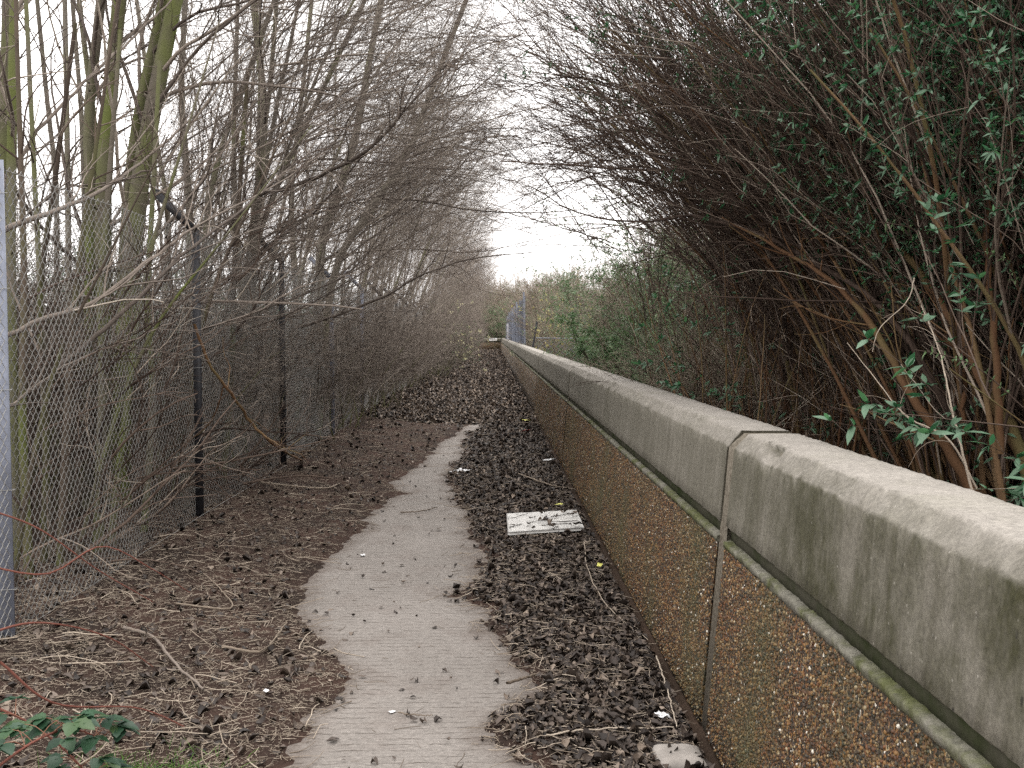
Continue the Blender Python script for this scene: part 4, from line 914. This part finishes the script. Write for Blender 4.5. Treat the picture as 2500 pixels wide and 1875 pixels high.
# leafy sprays hanging in front
def spray(pts, seed, label, n=11, size=.05):
    rg = np.random.default_rng(seed); root = empty('leafy_spray'); mb = MB(); P = spline(pts, 18)
    add_tubes(mb, P[None], np.linspace(.003,.0015,18)[None], 5, np.array([.5])); mb.make('twig', M['twig_brown'], root)
    lf = MB()
    for k in range(n):
        p = P[int(2+15*k/n)]; tan = nrm(P[min(17,int(3+15*k/n))]-p)
        for q in range(6):
            d = nrm(np.cross(tan, rg.normal(0,1,3)))+tan*.3+np.array((0,0,.25)); leaves(lf, rg, p[None], d[None], np.array([size*rg.uniform(.4,.75)]), .26, .35, .25)
    lf.make('leaves', M['leaf_grey'], root); tag(root, label, 'twig', 'leafy sprays over the wall'); return root
spray(px_path([(2210,880,3.9),(2120,800,3.9),(2050,770,3.9),(1975,755,3.95)]), 1, 'pale green leafy spray hanging out over the coping', 12, .045)
spray(px_path([(2200,620,4.2),(2170,560,4.1),(2110,540,4.1)]), 2, 'leafy spray near the right edge above the pale one', 6, .05)
spray(px_path([(1900,480,4.9),(1960,490,4.8),(2020,520,4.7)]), 3, 'small leafy spray against the brown stems in the middle of the arch', 6, .055)
spray(px_path([(2080,360,4.4),(2060,300,4.4),(2070,200,4.5),(2060,120,4.5)]), 4, 'upright leafy spray high among the green leaves', 10, .06)
spray(px_path([(1845,330,5.6),(1850,220,5.6),(1860,110,5.7)]), 5, 'upright leafy spray at the left limit of the green leaves', 9, .07)

# the branch that fell from the fence to the litter
bough('fallen_branch', [at(420,700,7.0), at(450,780,7.1), at(500,850,7.3), at(545,915,7.6), at(600,965,7.9), gnd(655,998,.06)], .010, .011, 'broken brown branch propped from the fence down to the litter', mt='stem_brown', seed=31, c1=6, l1=(.1,.25), c2=2, tint=.6)
# sticks on the ground
def stick(pts, r, label, seed, mt='twig_pale', c1=0, tint=.4):
    P = [gnd(a, b2, .03) for a, b2 in pts]
    for p in P: p[2] = max(float(soil_z(np.array([p[0]]), np.array([p[1]]))[0]), 0) + r + (.032 if p[0] > -.25 else .010)
    return bough('stick', P, r, r*.55, label, 'stick', mt, c1, (.15,.3), 0, seed, .002, tint, 'sticks lying on the ground')
stick([(268,1400),(330,1410),(380,1455),(440,1500)], .009, 'thick curved brown stick on the left bank', 41, 'twig_grey', 3, .55)
stick([(555,1066),(620,1072),(700,1068),(735,1055)], .009, 'grey stick lying along the litter below the fallen branch', 42, tint=.6)
stick([(380,1335),(500,1330),(470,1290),(440,1270)], .005, 'thin bent twig left of the thick curved stick', 43)
stick([(480,1410),(560,1415),(590,1390),(620,1350)], .007, 'forked grey stick near the edge of the concrete', 44, tint=.3, c1=2)
stick([(1262,1180),(1270,1240),(1310,1320),(1400,1385)], .004, 'long thin runner on the leaves below the white board', 45, tint=.7)
stick([(1418,1420),(1440,1500),(1462,1590)], .004, 'pale thin twig beside the foot of the wall', 46, tint=1)
stick([(1180,1605),(1300,1592),(1455,1590)], .0035, 'pale twig lying across the nearest leaves', 47, tint=1)
stick([(1095,1480),(1130,1470),(1160,1462)], .007, 'short dark stick at the edge of the leaf drift', 48, tint=.1)
stick([(865,1103),(900,1102),(945,1092)], .006, 'dark stick lying alone on the concrete', 49, tint=.05)
stick([(860,1530),(900,1535),(935,1548)], .003, 'small thin twig alone on the nearest concrete', 50, tint=.2)
stick([(1120,1030),(1190,1055),(1260,1060)], .006, 'thin stick on the leaves behind the white board', 51, tint=.5)

# ------------------------------------------------------------------ white board and scraps
cs = [gnd(1094,1108,.075), gnd(1245,1100,.075), gnd(1262,1139,.075), gnd(1097,1150,.075)]
bd = empty('discarded_board', cs[3]); tag(bd, 'flat white board lying in the leaves by the wall', 'board')
a, b2, c_, d_ = [p - cs[3] for p in cs]
nu, nv = 30, 20; U, Vv = np.meshgrid(np.linspace(0,1,nu), np.linspace(0,1,nv), indexing='ij'); U = U[...,None]; Vv = Vv[...,None]
G = (d_*(1-U) + c_*U)*(1-Vv) + (a*(1-U) + b2*U)*Vv; G[...,2] = .012*(fbm(G[...,0]*3, G[...,1]*3, 3)-.5)
G2 = G.copy(); G2[...,2] -= .022
# chipped far edge
G[:,-1,1] -= .03*fbm(G[:,-1,0]*18, G[:,-1,0]*0, 6); G2[:,-1,1] = G[:,-1,1]
Vb = np.concatenate([G.reshape(-1,3), G2.reshape(-1,3)]); Fb = grid_faces(nu, nv); m_ = nu*nv
ring = [i*nv for i in range(nu)] + [(nu-1)*nv+j for j in range(1,nv)] + [i*nv+nv-1 for i in range(nu-2,-1,-1)] + [j for j in range(nv-2,0,-1)]
side = [(ring[k], ring[k]+m_, ring[(k+1)%len(ring)]+m_, ring[(k+1)%len(ring)]) for k in range(len(ring))]
build('panel', Vb, [np.concatenate([Fb[:,::-1]*1, Fb+m_, np.array(side)])], M['board'], bd, smooth=False)
mb = MB(); rg = np.random.default_rng(8)
def bp(u, v_): return (d_*(1-u) + c_*u)*(1-v_) + (a*(1-u) + b2*u)*v_ + np.array((0,0,.008))
for (u0, v0, u1, v1) in ((.02,.62,.30,.86),(.26,.30,.55,.42),(.45,.18,.80,.20),(.55,.35,.95,.30),(.02,.15,.2,.3),(.6,.6,.97,.75)):
    P = spline([bp(u0,v0), bp((u0+u1)/2+rg.normal(0,.02),(v0+v1)/2+rg.normal(0,.04)), bp(u1,v1)], 12); P[1:-1,:2] += rg.normal(0,.006,(10,2))
    add_tubes(mb, P[None], rg.uniform(.0015,.004,12)[None], 4, np.array([.2]))
mb.make('cracks', M['grime'], bd)
mb = MB(); P0_ = bp(.53,.52); th = np.linspace(0,2*pi,17)[:-1]
V = [P0_+np.array((.022*cos(t),.022*sin(t),0)) for t in th] + [P0_+np.array((.022*cos(t),.022*sin(t),.006)) for t in th] + [P0_+np.array((0,0,.009))]
mb.add(V, [(k,(k+1)%16,16+(k+1)%16,16+k) for k in range(16)]); mb.add(V, [(16+k,16+(k+1)%16,32) for k in range(16)]); mb.make('bolt_head', M['post_dark'], bd)
mb = MB(); rng = np.random.default_rng(12); uu = rng.beta(1.6,1.1,26); vv = rng.beta(.9,1.0,26)
Q = np.array([bp(u,v_) for u, v_ in zip(uu,vv)]) + cs[3]; dead_leaves(mb, rng, Q[:,0], Q[:,1], Q[:,2]+.012, rng.uniform(.025,.055,26), .35)
o = mb.make('fallen_leaves', M['leaf_dead']); tag(o, 'curled dead leaves lying on the white board', kind='stuff')

def scrap(px, py, w, d, m_, name, label, cat, seed, h=.03, zz=.045):
    rg = np.random.default_rng(seed); g = gnd(px, py, zz); nu, nv = 9, 7
    U, Vv = np.meshgrid(np.linspace(-.5,.5,nu), np.linspace(-.5,.5,nv), indexing='ij')
    Z = h*(fbm(U*5+seed, Vv*5, seed, 3)) ; X = U*w*(1+rg.normal(0,.1,U.shape)); Y = Vv*d*(1+rg.normal(0,.1,U.shape))
    o = build(name, np.stack([X,Y,Z],-1).reshape(-1,3), grid_faces(nu,nv), M[m_], smooth=False)
    o.location = (g[0], g[1], zz); o.rotation_euler = (rg.normal(0,.12), rg.normal(0,.12), rg.uniform(0,3)); sm = o.modifiers.new('thickness','SOLIDIFY'); sm.thickness = .0015
    tag(o, label, cat); return o
scrap(1153,1563,.045,.03,'paper','paper_scrap','crumpled white paper scrap on the concrete edge of the nearest leaves','paper',1,.02,.02)
scrap(1150,1540,.05,.025,'paper','paper_scrap','pale crumpled scrap just behind the white paper one','paper',2,.02,.03)
scrap(1430,1550,.06,.04,'paper','paper_scrap','bright white torn paper scrap by the foot of the wall','paper',3,.03,.05)
scrap(847,1538,.03,.018,'paper','paper_scrap','tiny white flake alone on the concrete','paper',4,.006,.004)
scrap(784,1201,.035,.03,'paper','white_pebble','small white pebble on the concrete left of the board','pebble',5,.02,.004)
scrap(990,1020,.22,.16,'paper','paper_scrap','torn white sheet half buried where the leaves meet the concrete','paper',6,.03,.03)
scrap(1137,933,.14,.10,'red_plastic','plastic_scrap','small bright red plastic scrap in the leaf drift','litter',7,.05,.05)
scrap(1136,910,.14,.10,'yellow_scrap','plastic_scrap','pale yellow scrap behind the red one','litter',8,.05,.05)
scrap(1209,1092,.06,.06,'yellow_scrap','yellow_leaf','fallen yellow leaf touching the board','leaf',9,.03,.06)
scrap(1295,1222,.06,.03,'yellow_scrap','yellow_leaf','fallen yellow leaf on the drift nearer than the board','leaf',10,.02,.06)
scrap(1005,790,.35,.3,'paper','paper_scrap','white scrap on the left verge far down the path','paper',11,.08,.05)
scrap(575,1493,.02,.018,'paper','paper_scrap','tiny pinkish white disc on the left bank','paper',12,.008,.05)
scrap(1187,995,.05,.16,'paper','paper_scrap','narrow pale strip upright against the wall foot','paper',13,.03,.08)

# broken concrete at the foot of the wall
mb = MB(); rg = np.random.default_rng(4); nu, nv = 14, 10; U, Vv = np.meshgrid(np.linspace(-1,1,nu), np.linspace(-1,1,nv), indexing='ij')
H = .035*(1-np.maximum(np.abs(U),np.abs(Vv))**6) + .012*(fbm(U*3,Vv*3,5)-.5)
g = gnd(1490, 1655, .03)
o = build('broken_concrete', np.stack([U*.085*(1+.1*fbm(U*2,Vv*2,3)), Vv*.09*(1+.15*fbm(U*2,Vv*2,8)), H-.005],-1).reshape(-1,3), grid_faces(nu,nv), M['rubble'], smooth=False)
o.location = (g[0]-.03, g[1]+.02, .045); tag(o, 'flat broken lump of concrete at the foot of the wall', 'rubble')
sm = o.modifiers.new('thickness','SOLIDIFY'); sm.thickness = .02

# ------------------------------------------------------------------ bramble and grass at the lower left
def bramble(seed, pts, label, nl, size):
    rg = np.random.default_rng(seed); root = empty('bramble'); mb = MB(); P = spline(pts, 20)
    add_tubes(mb, P[None], np.linspace(.0045,.002,20)[None], 6, np.array([.2]))
    p, d, L, r = spawn(rg, P[None], np.full((1,20),.003), 70, .02, .98, (1.2,1.5), (.001,.001), .4)
    Pq, Rq = grow(rg, p, d, np.full(70,.007), np.full(70,.0012), np.full(70,.0002), 2, 0); add_tubes(mb, Pq, Rq, 3, np.zeros(70))
    lf = MB(); tb = mb
    for k in range(nl):
        p = P[int(rg.uniform(5,19))]; th = rg.uniform(0,2*pi); e = p + np.array((cos(th),sin(th),.5))*size*.9
        one_tube(tb, [p, (p+e)/2+np.array((0,0,.01)), e], .0016, .001, 4, 5)
        for q, dd in enumerate((0, 1.35, -1.35)):
            dr = np.array((cos(th+dd), sin(th+dd), -.05)); s = np.array((-sin(th+dd), cos(th+dd), rg.normal(0,.2))); sz = size*(1 if q == 0 else .8)*rg.uniform(.8,1.1)
            uu = np.linspace(0,1,9); wv = np.sin(uu**.8*pi)**.8*.36*(1+.09*np.where(np.arange(9)%2,1,-1)); wv[-1] = 0; wv[0] = .02
            t = rg.random()
            V = []
            for k2 in range(9):
                c = e + dr*sz*uu[k2] + np.array((0,0,-.25*sz*uu[k2]**2)); V += [c + s*sz*wv[k2] + np.array((0,0,.08*sz*wv[k2]*3)), c, c - s*sz*wv[k2] + np.array((0,0,.08*sz*wv[k2]*3))]
            F = [(k2*3+j, k2*3+j+1, k2*3+j+4, k2*3+j+3) for k2 in range(8) for j in range(2)]
            lf.add(V, F, t)
    if nl: lf.make('leaves', M['leaf_bramble'], root)
    mb.make('stem', M['bramble_stem'], root)
    tag(root, label, 'bramble', 'brambles at the lower left'); return root
B = lambda px, py, Y: at(px, py, Y)
bramble(1, [B(-60,1380,3.2), B(80,1345,3.4), B(230,1375,3.7), B(330,1440,3.9)], 'arching red bramble stem at the foot of the nearest post', 0, .05)
bramble(2, [B(-60,1700,2.6), B(60,1610,2.75), B(150,1575,2.9), B(230,1600,3.0)], 'leafy green bramble in the bottom left corner', 20, .07)
bramble(3, [B(-80,1500,3.0), B(60,1560,3.05), B(160,1640,3.1), B(220,1720,3.1)], 'second leafy bramble stem low in the corner', 14, .07)
bramble(4, [B(0,1430,3.2), B(120,1520,3.3), B(300,1530,3.6), B(420,1580,3.7)], 'bare dark bramble runner across the left bank', 0, .05)
bramble(5, [B(-60,1215,4.1), B(100,1240,4.2), B(220,1180,4.4), B(330,1230,4.6), B(410,1280,4.8)], 'long bramble runner looping before the fence mesh', 0, .05)
bramble(6, [B(-60,1090,4.1), B(80,1140,4.2), B(210,1230,4.4), B(330,1300,4.6)], 'pale bramble runner falling across the nearest mesh', 0, .05)
mb = MB(); rg = np.random.default_rng(6); n_ = 520
cx = gnd(320,1690,.03); x = cx[0] + rg.normal(0,.13,n_); y = cx[1] + rg.normal(-.02,.10,n_)
z = soil_z(x, y); D = np.stack([rg.normal(0,.55,n_), rg.normal(0,.55,n_), np.ones(n_)],1)
P, R = grow(rg, np.stack([x,y,z],1), D, rg.uniform(.03,.085,n_), np.full(n_,.0016), np.full(n_,.0002), 4, .08, (0,0,-.5)); add_tubes(mb, P, R, 3, rng=rg)
o = mb.make('grass', M['grass']); tag(o, 'tuft of fresh green grass at the lower left edge', kind='stuff')
